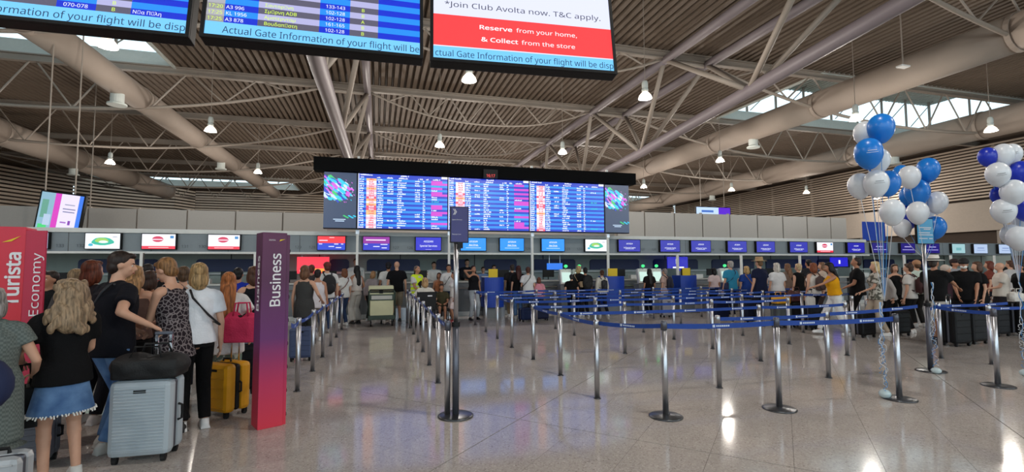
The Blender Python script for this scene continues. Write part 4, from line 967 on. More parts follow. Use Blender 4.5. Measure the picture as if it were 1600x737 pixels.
        if hk == 'pony': mb.rc(Hd((0, -.10, 1.67)), Hd((0, -.17, 1.50)), .035, .018)
        if mb.v: soft(mb, 'hair', hairm(hc), r, hv, it=2)
    if hat:
        hk, hc = hat; mm = mat('hat_%s' % (hc,), hc, .8, 0, .1, 40, .3); mb = MB()
        if hk == 'cap':
            mb.ell(Hd((0, -.012, 1.675)), (.092, .108, .085), RH); mb.box((-.06, .07, 1.685), (.06, .17, 1.695)); mb.v[-8:] = [tuple(Hd(p)) for p in mb.v[-8:]]
        elif hk == 'scarf': mb.ell(Hd((0, -.02, 1.65)), (.095, .105, .105), RH); mb.ell(Hd((0, -.03, 1.55)), (.08, .07, .07), RH)
        else:
            q = RH.to_quaternion(); R_ = 24; pr = [(.19, 1.672), (.19, 1.68), (.10, 1.69), (.098, 1.74), (.085, 1.79), (.03, 1.785)]
            o = len(mb.v); mb.lathe([(a, c) for a, c in pr], n=R_); mb.v[o:] = [tuple(Hd(Vector((p[0] * .92, p[1] * 1.05 - .01, p[2])))) for p in mb.v[o:]]
        ho = mb.build('hat', mm, r, smooth=True)
        if hk == 'band':
            mb = MB(); mb.lathe([(.101, 1.69), (.100, 1.715)], n=24); mb.v = [tuple(Hd(Vector((p[0] * .92, p[1] * 1.05 - .01, p[2])))) for p in mb.v]; mb.build('hat_band', M['black'], ho)
    if mask: MB().ell(Hd((0, .055, 1.575)), (.058, .062, .045), RH).build('face_mask', M['paper'], r, smooth=True)
    if eyes:
        for sg in (-1, 1):
            e0 = MB().ell(Hd((sg * .030, .072, 1.627)), (.012, .010, .008), RH).build('eye', EYEW, r, smooth=True)
            MB().ell(Hd((sg * .030, .0785, 1.627)), (.0055, .005, .0055), RH).build('iris', EYEB, e0, smooth=True)
            MB().rc(Hd((sg * .016, .090, 1.648)), Hd((sg * .048, .076, 1.650)), .0045, .003).build('eyebrow', hairm(hair[1] if hair else (60, 45, 35)), r, smooth=True)
        if not mask: MB().ell(Hd((0, .096, 1.565)), (.024, .008, .007), RH).build('mouth', LIP, r, smooth=True)
    HL.append((round(hgt, 2), round(zc, 1), label[:60]))
    def W_(p): return Matrix.Translation((x, Y, 0)) @ Matrix.Rotation(math.radians(face), 4, 'Z') @ (Vector(p) * s)
    info = dict(r=r, T=T, W=W_, s=s, face=face, x=x, Y=Y, arms=arms, lean=lean)
    return info
def wearable(P, name, label, cat, group=None):
    r = root(name, label, cat, (P['x'], P['Y'], 0), math.radians(P['face']), group); r.scale = (P['s'],) * 3; return r
def backpack(P, label, rgb, size=1.0):
    r = wearable(P, 'backpack', label, 'backpack', 'backpacks worn by travellers'); T = P['T']; R3 = Matrix.Rotation(-math.radians(P['lean']), 3, 'X'); k = size
    m = mat('pack_%s' % (rgb,), rgb, .75, 0, .12, 20, .3)
    mb = MB().ell(T((0, -.22, 1.20)), (.155 * k, .09, .22 * k), R3).box((-.12 * k, -.28, 1.02), (.12 * k, -.15, 1.34)); mb.v[-8:] = [tuple(T(p)) for p in mb.v[-8:]]
    soft(mb, 'pack', m, r, .02, it=4)
    q = MB().ell(T((0, -.30, 1.12)), (.105 * k, .035, .10 * k), R3).build('front_pocket', m, r, smooth=True)
    for sg in (-1, 1): MB().path([T((sg * .08, -.15, 1.40)), T((sg * .10, -.06, 1.475)), T((sg * .105, .06, 1.46)), T((sg * .12, .135, 1.30)), T((sg * .15, .03, 1.12)), T((sg * .12, -.14, 1.06))], .016, 6).build('strap', m, r, smooth=True)
    return r
def crossbody(P, label, rgb, sg=1, bag=True, z=.98, name='shoulder_bag'):
    r = wearable(P, name, label, 'bag', 'bags worn by travellers'); T = P['T']; m = mat('bag_%s' % (rgb,), rgb, .6, 0, .1, 20, .2)
    MB().path([T(p) for p in ((-sg * .08, -.09, 1.46), (-sg * .02, .15, 1.34), (sg * .12, .15, 1.12), (sg * .2, .05, z + .1), (sg * .2, -.06, z + .1), (sg * .08, -.155, 1.2), (-sg * .06, -.15, 1.38), (-sg * .08, -.09, 1.46))], .012, 6).build('strap', m, r, smooth=True)
    if bag: MB().box((sg * .23 - .05, -.12, z - .1), (sg * .23 + .05, .12, z + .1)).build('pouch', m, r, bevel=.02)
    return r

def suitcase(label, x, y, rz, w, d, h, rgb, handle=1.02, ribs=9, rough=.5, two=False, grip=M['black'], cat='suitcase'):
    r = root('suitcase', label, 'suitcase', (x, y, 0), math.radians(rz), 'suitcases in the queue'); m = mat('shell_%s' % (rgb,), rgb, rough, 0, .04, 8, spec=.2 if sum(rgb) < 200 else .5); zb = .055
    for i, (y0, y1) in enumerate(((-d / 2, -d * .09), (d * .09, d / 2))): MB().box((-w / 2, y0, zb), (w / 2, y1, zb + h)).build('shell_half', m, r, bevel=.045)
    MB().box((-w / 2 + .012, -d * .1, zb + .012), (w / 2 - .012, d * .1, zb + h - .012)).build('zip_band', M['black'] if two else M['sleeve'], r, bevel=.03)
    for k in range(ribs):
        z = zb + h * (.1 + .8 * k / (ribs - 1)); MB().tube((-w * .4, -d / 2 - .001, z), (w * .4, -d / 2 - .001, z), .006, n=6).build('rib', m, r)
    for sx in (-1, 1):
        for sy in (-1, 1):
            c = MB().box((sx * w * .38 - .02, sy * d * .36 - .02, .03), (sx * w * .38 + .02, sy * d * .36 + .02, zb + .01)).build('caster', M['black'], r)
            MB().tube((sx * w * .38 - .016, sy * d * .36, .025), (sx * w * .38 + .016, sy * d * .36, .025), .025, n=12).build('wheel', M['rubber'], c)
    MB().path([(-.06, -.0, zb + h), (-.055, 0, zb + h + .03), (.055, 0, zb + h + .03), (.06, 0, zb + h)], .011, 6).build('carry_handle', M['black'], r)
    MB().path([(w / 2, 0, zb + h * .4), (w / 2 + .03, 0, zb + h * .42), (w / 2 + .03, 0, zb + h * .6), (w / 2, 0, zb + h * .62)], .011, 6).build('side_handle', M['black'], r)
    MB().box((-.045, -d / 2 - .006, zb + h * .84), (.045, -d / 2 + .01, zb + h * .88)).build('name_plate', M['black'], r)
    if handle:
        hd = MB().box((-.075, d * .32 - .015, handle - .02), (.075, d * .32 + .015, handle + .015)).build('pull_handle', grip, r, bevel=.006)
        for sx in (-1, 1): MB().tube((sx * .06, d * .32, zb + h - .02), (sx * .06, d * .32, handle), .009, n=8).build('telescopic_rod', M['chrome'], hd, smooth=True)
    return r
def softbag(name, label, cat, x, y, z, rz, w, d, h, m, straps=True, group='bags set down or held'):
    r = root(name, label, cat, (x, y, z), math.radians(rz), group)
    mb = MB().ell((-w * .22, 0, h * .5), (w * .3, d * .5, h * .5)).ell((w * .22, 0, h * .48), (w * .3, d * .5, h * .48)).box((-w * .42, -d * .4, .01), (w * .42, d * .4, h * .8))
    soft(mb, 'bag_body', m, r, max(.012, w / 34), it=5)
    if straps:
        for sy in (-1, 1): MB().path([(-w * .2, sy * d * .3, h * .85), (-w * .15, sy * d * .25, h * 1.25), (w * .15, sy * d * .25, h * 1.25), (w * .2, sy * d * .3, h * .85)], .010, 6).build('strap', m, r, smooth=True)
    return r
den = cloth((62, 92, 138), 'denim', (110, 146, 190)); dden = cloth((34, 48, 78), 'denim', (62, 82, 118))
BLK = (16, 16, 18); WHT = (226, 226, 226)
g1 = 'travellers queueing between the two column signs'
# ---- near left
P = person('grey-haired person in a grey-green checked dress cut off by the left edge', -9, 4.2, 450, 25, 'a', 'f', 1.15, ('short', cloth((92, 100, 98), 'check', (112, 120, 116)), .5), ('skirt', cloth((88, 94, 92), 'check', (108, 116, 112)), .45), hair=('bob', (140, 136, 134)), hr=(.26, .18, .98), group=g1)
softbag('tote_bag', 'black bag hanging between grey-haired person and curly-haired woman', 'bag', XP(50, 4.5), 4.5, .42, 20, .20, .12, .38, M['black'], group='bags in the left queue')
P2 = person('curly blonde woman in black tee and frayed denim skirt', 108, 4.52, 437, 35, 'a', 'f', 1.0, ('tee', BLK, .84), ('skirt', den, .60), (215, 215, 212), ('curly', (148, 124, 98)), hl=('w', PY(34, 566, 4.5)), hr=(.12, .3, 1.0), turn=30, fr=(.12, .04, 0), fl=(-.1, -.04, 0), group=g1)
mb = MB()
for i in range(60):
    a = 2 * PI * i / 60; z = .60 - rnd.uniform(.0, .022); mb.tube((.226 * math.cos(a), .186 * math.sin(a), .612), (.232 * math.cos(a + rnd.uniform(-.05, .05)), .19 * math.sin(a), z), .006, n=4)
mb.build('frayed_hem', M['paper'], P2['r'])['kind'] = 'stuff'
mb = MB()
suit_y = 3.98
sx_, sy_ = G(226, 716).x, G(226, 716).y
suitcase('big silver-grey ribbed suitcase carrying a black holdall', sx_, sy_ + .02, -2, .46, .30, .62, (172, 182, 190), handle=None, ribs=20)
cs = [o for o in COL.objects if o.name == 'suitcase'][0]
hd = MB().box((-.015, .10, 1.02), (.125, .135, 1.05)).build('pull_handle', M['sleeve'], cs, bevel=.006)
for q in (0.0, .11): MB().box((q - .011, .108, .70), (q + .011, .126, 1.03)).build('telescopic_rod', M['chrome'], hd)
softbag('holdall', 'black soft holdall lying on the silver suitcase', 'bag', sx_ + .02, sy_ + .0, .675, -2, .58, .34, .22, mat('black_nylon', (14, 14, 16), .7, 0, .1, 20, .3), group='bags in the left queue')
hw = Matrix.Translation((sx_, sy_ + .02, 0)) @ Matrix.Rotation(math.radians(-2), 4, 'Z') @ Vector((.05, .09, 1.085))
P3 = person('dark-haired man in black tee and jeans gripping the silver suitcase handle', 180, 5.18, 394, -38, 'a', 'm', 1.14, ('tee', (17, 18, 26), .82), ('jeans', den), (190, 186, 180), ('short', (40, 28, 24)), nod=8, turn=-34, lean=3, hr=('w', tuple(hw + Vector((-.09, .0, .02)))), hl=(-.2, .3, 1.0), fl=(-.14, .05, 0), fr=(.06, -.05, 0), eyes=True, grip=True, group=g1)
crossbody(P3, 'thin dark shoulder strap on the dark-haired man', (20, 22, 30), -1, False, name='shoulder_strap')
P4 = person('short-haired woman in black and white patterned sleeveless top looking down', 276, 5.45, 402, 66, 'a', 'f', .98, ('tank', cloth((38, 30, 36), 'leopard', (138, 128, 130)), .74), ('wide', BLK), (30, 30, 32), ('short', (136, 98, 62)), nod=22, lean=6, hl=(-.03, .36, 1.08), hr=(.12, .38, 1.06), el=(-.6, -1, -.2), eyes=True, group=g1)
P5 = person('blonde woman in white blouse and wide black trousers beside the yellow suitcase', 311, 5.6, 412, 24, 'a', 'f', .92, ('tee', (226, 228, 234), .9), ('pants', (14, 14, 16)), (228, 228, 228), ('bob', (162, 130, 88)), hl=(-.1, .3, 1.05), group=g1)
crossbody(P5, 'long black bag strap over the white blouse', (26, 26, 30), 1, False, name='bag_strap')
c = G(347, 652); suitcase('mustard yellow cabin suitcase with black zip band', c.x, c.y + .12, -38, .40, .30, .52, (214, 150, 22), 1.06, 5, .4, True)
c = G(349, 612); suitcase('pale turquoise suitcase behind the yellow one', c.x, c.y + .25, -20, .42, .26, .62, (148, 198, 196), .0, 6)
P6 = person('woman with long copper hair in white top carrying a pink bag', 358, 6.3, 426, 15, 'a', 'f', 1.0, ('tee', (222, 220, 220), .7), ('wide', cloth((196, 206, 198), 'camo', (120, 140, 130))), hair=('verylong', (170, 104, 58)), hr=(.28, .02, .92), hl=(-.1, .3, 1.1), group=g1)
softbag('tote_bag', 'bright pink cloth bag on the arm of the copper-haired woman', 'bag', XP(382, 6.15), 6.12, .76, -8, .40, .16, .36, cloth((206, 58, 96)), group='bags in the left queue')
person('woman with brown bob in black sleeveless top and pale jeans', 396, 7.3, 417, 30, 'a', 'f', 1.0, ('tank', (18, 20, 28), .88), ('jeans', cloth((120, 136, 158), 'denim', (150, 166, 186))), hair=('bob', (84, 54, 40)), group=g1)
c = G(388, 575); suitcase('black suitcase behind the purple column sign', XP(384, 7.0), 7.0, 0, .36, .24, .56, (20, 22, 28), 0, 5)
person('man in blue top with black hair deeper in the left queue', 373, 9.0, 419, 0, 'b', 'm', 1.0, ('tee', (30, 50, 160)), hair=('short', (22, 18, 20)), group=g1)
person('bearded man in black tee facing the viewer with one arm raised', 258, 7.7, 411, 165, 'b', 'm', 1.0, ('tee', (20, 20, 24)), hair=('short', (70, 50, 40)), hr=(.14, .38, 1.52), hl=(-.1, .3, 1.1), er=(.8, .2, -.5), eyes=True, group=g1)
person('woman with long fair hair and bare shoulders, back to the viewer', 212, 6.2, 416, 5, 'a', 'f', .98, ('backless', (90, 70, 64), .9), ('pants', BLK), hair=('long', (168, 128, 86)), hr=(.12, .3, 1.1), hl=(-.12, .3, 1.1), group=g1)
person('woman with dark brown hair beside the bare-shouldered woman', 236, 6.9, 424, -20, 'b', 'f', .95, ('tank', (60, 44, 40)), hair=('bob', (56, 34, 26)), group=g1)
person('woman with dark auburn hair behind the curly blonde one', 146, 6.1, 408, -20, 'a', 'f', 1.0, ('tee', (40, 36, 40)), hair=('bob', (98, 48, 30)), group=g1)
person('person with sandy hair right behind the red column sign', 121, 7.0, 421, 0, 'a', 'f', 1.0, ('tee', (70, 66, 66)), hair=('bob', (136, 112, 84)), group=g1)
person('man in white tee behind the patterned-top woman', 287, 7.2, 417, 20, 'a', 'm', 1.05, ('tee', (222, 222, 220)), hair=('short', (90, 68, 50)), group=g1)
person('dark-haired person in black beside the red column sign', 78, 7.4, 424, 160, 'b', 'm', 1.0, ('tee', (18, 20, 22)), hair=('short', (40, 30, 26)), eyes=True, group=g1)
person('woman with dark hair far back left of the bearded man', 232, 9.2, 413, 0, 'b', 'f', 1.0, ('tee', (140, 60, 60)), hair=('short', (30, 24, 24)), group=g1)
c = G(62, 730); suitcase('dark grey ribbed suitcase below the curly-haired woman', XP(62, 4.95), 4.95, 12, .34, .24, .40, (84, 88, 98), 0, 8)
c = G(16, 737); suitcase('silver case with dark top at the bottom left corner', XP(12, 3.7), 3.7, 8, .30, .22, .44, (178, 180, 184), 0, 3, .2)
r = root('neck_pillow', 'navy round neck pillow with white rim at the left edge', 'pillow', (XP(-22, 3.75), 3.75, PY(0, 600, 3.75).z), 0)
MB().path([(.12 * math.cos(t), 0, .12 * math.sin(t)) for t in [math.radians(a) for a in range(-70, 251, 20)]], .055, 10).build('cushion', mat('navy_cushion', (24, 34, 70), .8), r, smooth=True)
MB().path([(.12 * math.cos(t), -.05, .12 * math.sin(t)) for t in [math.radians(a) for a in range(-70, 251, 20)]], .012, 6).build('piping', M['paper'], r, smooth=True)
# ---- between the column sign and the first desks
g2n = 'travellers in the lane right of the purple column'
person('woman with brown bob in dark grey vest just right of the purple column', 477, 9.7, 415, -15, 'a', 'f', 1.0, ('tank', (66, 66, 66), .72), ('pants', (60, 62, 58)), hair=('bob', (112, 76, 54)), hr=(.3, .1, 1.05), group=g2n)
suitcase('blue and white patterned suitcase beside the purple column', XP(474, 9.1), 9.1, 0, .38, .25, .52, (70, 84, 120), 0, 6)
person('short dark-haired woman in pale top with patterned bag', 497, 11.4, 421, -10, 'b', 'f', 1.1, ('tank', (220, 214, 220), .8), ('pants', (150, 140, 130)), hair=('short', (36, 24, 26)), group=g2n)
P = person('man in reddish cap and white shirt with large black backpack', 511, 12.6, 410, 20, 'a', 'm', 1.05, ('tee', (210, 210, 210)), ('jeans', dden), hair=('buzz', (90, 40, 30)), hat=('cap', (110, 40, 34)), group=g2n); backpack(P, 'large black backpack on the man with the reddish cap', (20, 20, 26), 1.15)
person('man in dark top just left of the backpack wearer', 487, 12.9, 414, 0, 'b', 'm', 1.0, ('tee', (60, 56, 60)), hair=('short', (100, 50, 36)), group=g2n)
P = person('small woman in white tee with brown bag near the first posts', 538, 14.0, 420, 40, 'a', 'f', .95, ('tee', (226, 226, 224)), ('jeans', dden), hair=('bob', (120, 74, 50)), group=g2n); crossbody(P, 'brown leather bag on the small woman in white', (110, 52, 40), -1, True)
person('woman with very long black hair in loose white trousers', 557, 14.4, 415, 35, 'b', 'f', 1.0, ('tank', (214, 206, 200), .98), ('wide', (212, 208, 202)), (30, 28, 28), ('verylong', (18, 16, 18)), hr=(.2, .2, 1.0), group=g2n)
person('fair-haired girl bending over beside the luggage cart', 579, 14.9, 423, -35, 'a', 'f', .95, ('long', (150, 142, 146)), ('pants', (20, 20, 24)), hair=('bob', (160, 120, 84)), lean=14, group=g2n)
person('man in white tee and black cap at the desk', 607, 15.0, 410, -10, 'b', 'm', 1.05, ('tee', (228, 228, 226)), ('pants', (40, 40, 50)), hair=('buzz', (30, 24, 24)), hat=('cap', (20, 20, 30)), hr=(.1, .3, 1.1), group=g2n)
person('bald man in black top and khaki shorts at the desk', 620, 14.6, 408, 5, 'a', 'm', 1.08, ('tee', (18, 18, 22)), ('kneeshorts', (150, 140, 122)), (60, 56, 54), ('bald', (120, 100, 90)), group=g2n)
hv = person('staff man in yellow high-visibility vest pushing a wheelchair', 652, 13.55, 415, -130, 'b', 'm', 1.1, ('tee', (205, 205, 205)), ('pants', (24, 28, 44)), (20, 20, 20), ('buzz', (100, 84, 76)), hr=(.2, .28, .96), hl=(-.2, .28, .96), eyes=True, group=g2n)
R3i = hv['T']; mb = MB()
for a, c in zip([(1.38, .215, .17), (1.10, .215, .175)], [(1.10, .215, .175), (.92, .215, .185)]): mb.efr((c[0], c[1], c[2], 0), (a[0], a[1], a[2], 0), T=R3i)
mb.rc(R3i((-.16, -.01, 1.39)), R3i((.16, -.01, 1.39)), .10); vst = soft(mb, 'safety_vest', mat('high_vis_yellow', (216, 246, 30), .7), hv['r'], .022, it=2)
for z in (1.02, 1.14): MB().efr((z - .02, .225, .188, 0), (z + .02, .225, .188, 0), T=R3i).build('reflective_band', M['worktop'], vst)
MB().box((-.02, .15, 1.1), (.14, .18, 1.28), Matrix.Rotation(.6, 3, 'Y')).build('radio_pouch', M['black'], hv['r'])
def wheelchair(px, Y, face):
    r = root('wheelchair', 'wheelchair with black backrest seen from behind', 'wheelchair', (XP(px, Y), Y, 0), math.radians(face))
    for sg in (-1, 1):
        w = MB(); pts = [(sg * .29, .30 * math.cos(t), .30 + .30 * math.sin(t)) for t in [2 * PI * i / 24 for i in range(25)]]; w.path(pts, .016, 6); w.path([(sg * .315, p[1] * .85, .30 + (p[2] - .30) * .85) for p in pts], .008, 6)
        wo = w.build('wheel', M['rubber'], r, smooth=True)
        for k in range(8): t = PI * k / 8; MB().tube((sg * .29, .29 * math.cos(t), .3 + .29 * math.sin(t)), (sg * .29, -.29 * math.cos(t), .3 - .29 * math.sin(t)), .004, n=4).build('spoke', M['chrome'], wo)
        MB().tube((sg * .23, .38, .09), (sg * .25, .38, .09), .09, n=14).build('front_caster', M['rubber'], r)
        MB().path([(sg * .24, -.34, .95), (sg * .24, -.22, .97), (sg * .24, -.2, .5), (sg * .24, .3, .48), (sg * .24, .38, .12)], .014, 8).build('side_frame', M['base'], r, smooth=True)
        MB().box((sg * .26 - .03, -.15, .68), (sg * .26 + .03, .2, .72)).build('arm_pad', M['black'], r)
        MB().box((sg * .12 - .08, .42, .1), (sg * .12 + .08, .56, .12)).build('footrest', M['black'], r)
    MB().box((-.24, -.23, .5), (.24, -.2, .96)).build('backrest', M['black'], r, bevel=.01); MB().box((-.23, -.2, .46), (.23, .26, .5)).build('seat', M['black'], r)
    MB().box((.02, -.236, .84), (.14, -.231, .87)).build('printed_mark', M['white_print'], r)
wheelchair(664, 12.75, 8)
person('fair-haired person seated in the wheelchair', 664, 12.83, 440, 8, 'a', 'f', 1.0, ('tee', (220, 214, 205)), ('pants', (60, 60, 70)), hair=('bob', (176, 140, 100)), hips=.56, H=1.65, fr=(.1, .50, .13), fl=(-.1, .50, .13), hr=(.25, .2, .74), hl=(-.25, .2, .74), group=g2n)
P = person('tall woman in white top with dark crossing strap', 701, 14.6, 413, 175, 'b', 'f', 1.0, ('tee', (224, 222, 222), .9), ('jeans', dden), hair=('short', (28, 24, 26)), eyes=True, group=g2n); crossbody(P, 'dark strap across the tall woman in white', (26, 28, 50), 1, True)
person('woman in orange-tan top beside the tall one in white', 686, 14.95, 426, 170, 'b', 'f', .95, ('tank', (186, 120, 84), .95), ('pants', (80, 76, 76)), hair=('bob', (80, 46, 38)), eyes=True, group=g2n)
r = root('luggage_trolley', 'dark cart under the seated boy', 'cart', (XP(690, 14.1), 14.1, 0))
MB().box((-.22, -.2, .32), (.22, .22, .40)).build('seat', M['black'], r, bevel=.02); MB().box((-.22, .2, .4), (.22, .25, .8)).build('backrest', M['black'], r)
for sx in (-1, 1):
    for sy in (-1, 1): MB().tube((sx * .18, sy * .17, .05), (sx * .18, sy * .17, .32), .015).build('leg', M['base'], r); MB().tube((sx * .18 - .015, sy * .17, .05), (sx * .18 + .015, sy * .17, .05), .05, n=12).build('wheel', M['rubber'], r)
person('seated boy in olive tee with bare knees', 690, 14.05, 449, 178, 'b', 'm', .9, ('tee', (70, 66, 48)), ('shorts', (60, 62, 50)), WHT, ('short', (50, 36, 30)), hips=.52, H=1.42, fr=(.12, .38, .05), fl=(-.1, .36, .05), hr=(.12, .3, .68), hl=(-.12, .3, .68), eyes=True, group=g2n)
person('slim girl in white tee and pink shorts by the tall pole', 709, 14.0, 425, 100, 'b', 'f', .9, ('tee', (226, 222, 222)), ('kneeshorts', (232, 214, 214)), (150, 50, 50), ('long', (50, 34, 32)), group=g2n)
person('woman in black tank top with one hand behind her head', 740, 14.4, 415, -165, 'b', 'f', .98, ('tank', (20, 20, 24), .95), ('jeans', cloth((150, 158, 166), 'denim', (176, 182, 188))), (20, 20, 22), ('bun', (60, 38, 32)), hr=(.10, .06, 1.58), er=(1, .1, .2), fr=(.16, .1, 0), fl=(-.14, 0, 0), eyes=True, group=g2n)
# desk staff behind
g4 = 'check-in staff behind the desks'
for px, top, rgb, hc, lb in ((678, 409, (226, 226, 226), (50, 36, 30), 'clerk in white shirt standing behind the hi-vis man'), (556, 404, (220, 218, 216), (100, 70, 50), 'clerk in white behind the black-haired woman'), (668, 424, (210, 212, 220), (120, 96, 90), 'seated clerk in white just right of the hi-vis man'),
    (730, 405, (30, 32, 40), (24, 20, 22), 'clerk in dark uniform right of the tall pole'), (772, 414, (60, 90, 150), (40, 30, 28), 'clerk in blue above the first blue unit'), (755, 417, (120, 150, 200), (60, 44, 36), 'clerk in pale blue left of the first blue unit')):
    person(lb, px, 17.1, top, 180, 'a', 'm', 1.0, ('long', rgb), ('pants', (24, 28, 48)), hair=('short', hc), hr=(.12, .3, 1.08), hl=(-.12, .3, 1.08), eyes=True, group=g4)
# ---- desk front centre
g3 = 'travellers at the desks in the centre'
P = person('man in khaki trousers with black backpack at a desk', 800, 14.9, 413, 0, 'a', 'm', 1.05, ('tee', (40, 38, 40)), ('pants', (150, 130, 104)), hair=('short', (60, 50, 46)), group=g3); backpack(P, 'black backpack on the man in khaki', (24, 22, 28), 1.1)
person('woman with long dark auburn hair, black tee and jeans', 810, 14.3, 415, -5, 'a', 'f', 1.0, ('tee', (16, 16, 18)), ('jeans', cloth((62, 92, 138), 'denim', (96, 130, 170))), hair=('long', (66, 26, 22)), group=g3)
P = person('woman in white tee with black diagonal strap', 825, 14.0, 417, -15, 'a', 'f', 1.1, ('tee', (222, 222, 222), .84), ('pants', (70, 74, 84)), hair=('short', (84, 50, 40)), group=g3); crossbody(P, 'black diagonal strap on the woman in the white tee', (24, 24, 28), -1, True)
P = person('child wearing a big pink backpack', 842, 14.0, 433, -20, 'a', 'f', 1.0, ('tee', (220, 150, 160)), ('pants', (60, 64, 90)), hair=('bob', (110, 66, 50)), group=g3); backpack(P, 'big pink backpack on the child', (222, 142, 158), 1.3)
c = suitcase('dark suitcase behind the maze belts near the pink backpack', XP(822, 13.6), 13.5, 10, .5, .28, .34, (20, 34, 70), 0, 3); suitcase('navy suitcase below the pink backpack', XP(845, 13.6), 13.6, 0, .42, .26, .5, (24, 30, 60), 0, 4)
person('person in black bending over the counter', 893, 14.0, 428, -20, 'a', 'm', 1.1, ('tee', BLK), ('pants', BLK), hair=('short', (40, 34, 34)), lean=16, group=g3)
P = person('blonde woman with beige bag on her shoulder', 902, 14.4, 415, -60, 'a', 'f', 1.0, ('tee', (30, 28, 30)), ('pants', (30, 30, 32)), WHT, ('bob', (196, 168, 120)), lean=8, group=g3); crossbody(P, 'beige handbag on the blonde woman', (196, 168, 132), 1, True, 1.1)
P = person('person hidden behind a large black backpack', 914, 14.3, 418, 0, 'b', 'm', 1.05, ('tee', BLK), ('pants', BLK), hair=('short', (30, 26, 26)), group=g3); backpack(P, 'large square black backpack left of the cream jacket', (14, 14, 16), 1.3)
P = person('woman in cream jacket with small black backpack', 940, 14.2, 422, 0, 'a', 'f', 1.0, ('long', (214, 208, 196)), ('pants', (26, 26, 30)), hair=('bun', (84, 52, 36)), fr=(.14, -.2, 0), group=g3); backpack(P, 'small black backpack on the cream jacket', (36, 36, 44), .85)
person('traveller in black with long dark hair at a kiosk', 1014, 14.0, 420, 0, 'b', 'f', 1.05, ('tee', (24, 18, 20)), ('pants', BLK), hair=('verylong', (30, 22, 22)), group=g3)
P = person('grey-haired traveller with navy backpack and grey shorts', 1038, 13.9, 420, 30, 'a', 'm', 1.0, ('tee', (190, 160, 150)), ('kneeshorts', (160, 160, 166)), hair=('short', (150, 140, 136)), group=g3); backpack(P, 'navy backpack on the grey-haired traveller', (24, 26, 44), 1.25)
person('woman with black hair in pale pink top at a kiosk', 1115, 13.8, 419, 0, 'b', 'f', 1.0, ('tee', (222, 200, 200), 1.0), ('pants', BLK), hair=('bob', (20, 18, 22)), group=g3)
P = person('grey-haired man in turquoise shirt with navy shoulder strap', 1141, 12.5, 408, 5, 'a', 'm', 1.15, ('tee', (52, 140, 176), .86), ('pants', (30, 36, 56)), hair=('short', (170, 164, 160)), group=g3); crossbody(P, 'navy strap over the turquoise shirt', (24, 34, 74), -1, True)
# ---- right queue
g5 = 'travellers in the crowded right queue'
P = person('blonde woman in blue top with mustard bag', 1166, 12.4, 416, -15, 'a', 'f', 1.0, ('tee', (40, 70, 150)), ('pants', (40, 44, 60)), hair=('bob', (196, 160, 110)), group=g5); crossbody(P, 'mustard handbag below the blonde woman in blue', (190, 140, 50), 1, True, .92)
person('man in navy shirt and tan sun hat', 1186, 11.1, 404, 10, 'a', 'm', 1.18, ('tee', (24, 30, 56), .8), ('pants', (40, 40, 48)), hair=('buzz', (120, 90, 60)), hat=('brim', (176, 146, 108)), group=g5)
person('white-haired woman in white shirt near the tan sun hat', 1213, 11.1, 411, -10, 'a', 'f', 1.15, ('tee', (224, 224, 226), .92), ('pants', (30, 30, 36)), hair=('bob', (214, 206, 196)), group=g5)
person('woman with long light brown hair in grey-brown top', 1230, 12.3, 412, 0, 'a', 'f', 1.0, ('tee', (120, 100, 90)), ('pants', (60, 50, 50)), hair=('long', (128, 92, 68)), group=g5)
person('short blonde woman in black sleeveless top', 1247, 11.1, 412, 5, 'a', 'f', 1.05, ('vest', BLK, .84), ('pants', BLK), hair=('short', (206, 178, 140)), group=g5)
P = person('auburn-haired woman in white vest with brown backpack', 1270, 9.95, 411, 0, 'a', 'f', 1.0, ('tank', (222, 216, 210)), ('pants', (24, 26, 34)), hair=('bob', (140, 78, 50)), hr=(.3, .05, .95), group=g5); backpack(P, 'brown-grey backpack on the auburn-haired woman', (74, 56, 54), .95)
person('black-haired person behind the auburn-haired woman', 1263, 12.4, 406, 0, 'b', 'm', 1.0, ('tee', (40, 40, 46)), hair=('short', (20, 18, 20)), group=g5)
person('dark blond person in beige behind the yellow top', 1284, 11.2, 410, 60, 'a', 'f', 1.0, ('tee', (196, 180, 164)), ('pants', (60, 50, 50)), hair=('bob', (130, 96, 72)), group=g5)
Pw = person('woman with black ponytail, yellow top and white trousers reaching left', 1303, 8.75, 410, 62, 'b', 'f', 1.0, ('tank', (226, 160, 24), .96), ('pants', (226, 226, 226)), WHT, ('long', (24, 18, 22)), lean=9, hl=('w', PY(1262, 452, 8.9)), hr=(.26, -.10, 1.02), er=(1, -.5, 0), fr=(.12, .34, 0), fl=(-.1, -.22, 0), eyes=True, group=g5)
person('tall man in black tee with short hair right of the yellow top', 1338, 9.15, 402, 40, 'b', 'm', 1.1, ('tee', BLK, .84), ('pants', BLK), (30, 30, 30), ('buzz', (50, 40, 36)), hl=(-.12, .28, 1.0), group=g5)
person('blonde woman in camouflage shirt behind the balloon ribbons', 1367, 8.45, 409, 60, 'a', 'f', 1.0, ('tee', cloth((90, 90, 84), 'camo', (196, 194, 186)), .84), ('pants', (190, 174, 156)), WHT, ('bob', (214, 188, 140)), hl=(-.05, .32, 1.02), fr=(.12, .26, 0), fl=(-.1, -.16, 0), group=g5)
person('person in pale grey hooded top right of the camouflage shirt', 1387, 9.5, 420, 70, 'a', 'f', 1.1, ('long', (176, 172, 170), .8), ('pants', (24, 24, 30)), hair=('bob', (60, 44, 38)), lean=14, group=g5)
person('woman with sunglasses on her head facing the viewer', 1398, 9.6, 413, 150, 'a', 'f', 1.0, ('tank', BLK), ('pants', BLK), hair=('bob', (84, 60, 46)), eyes=True, group=g5)
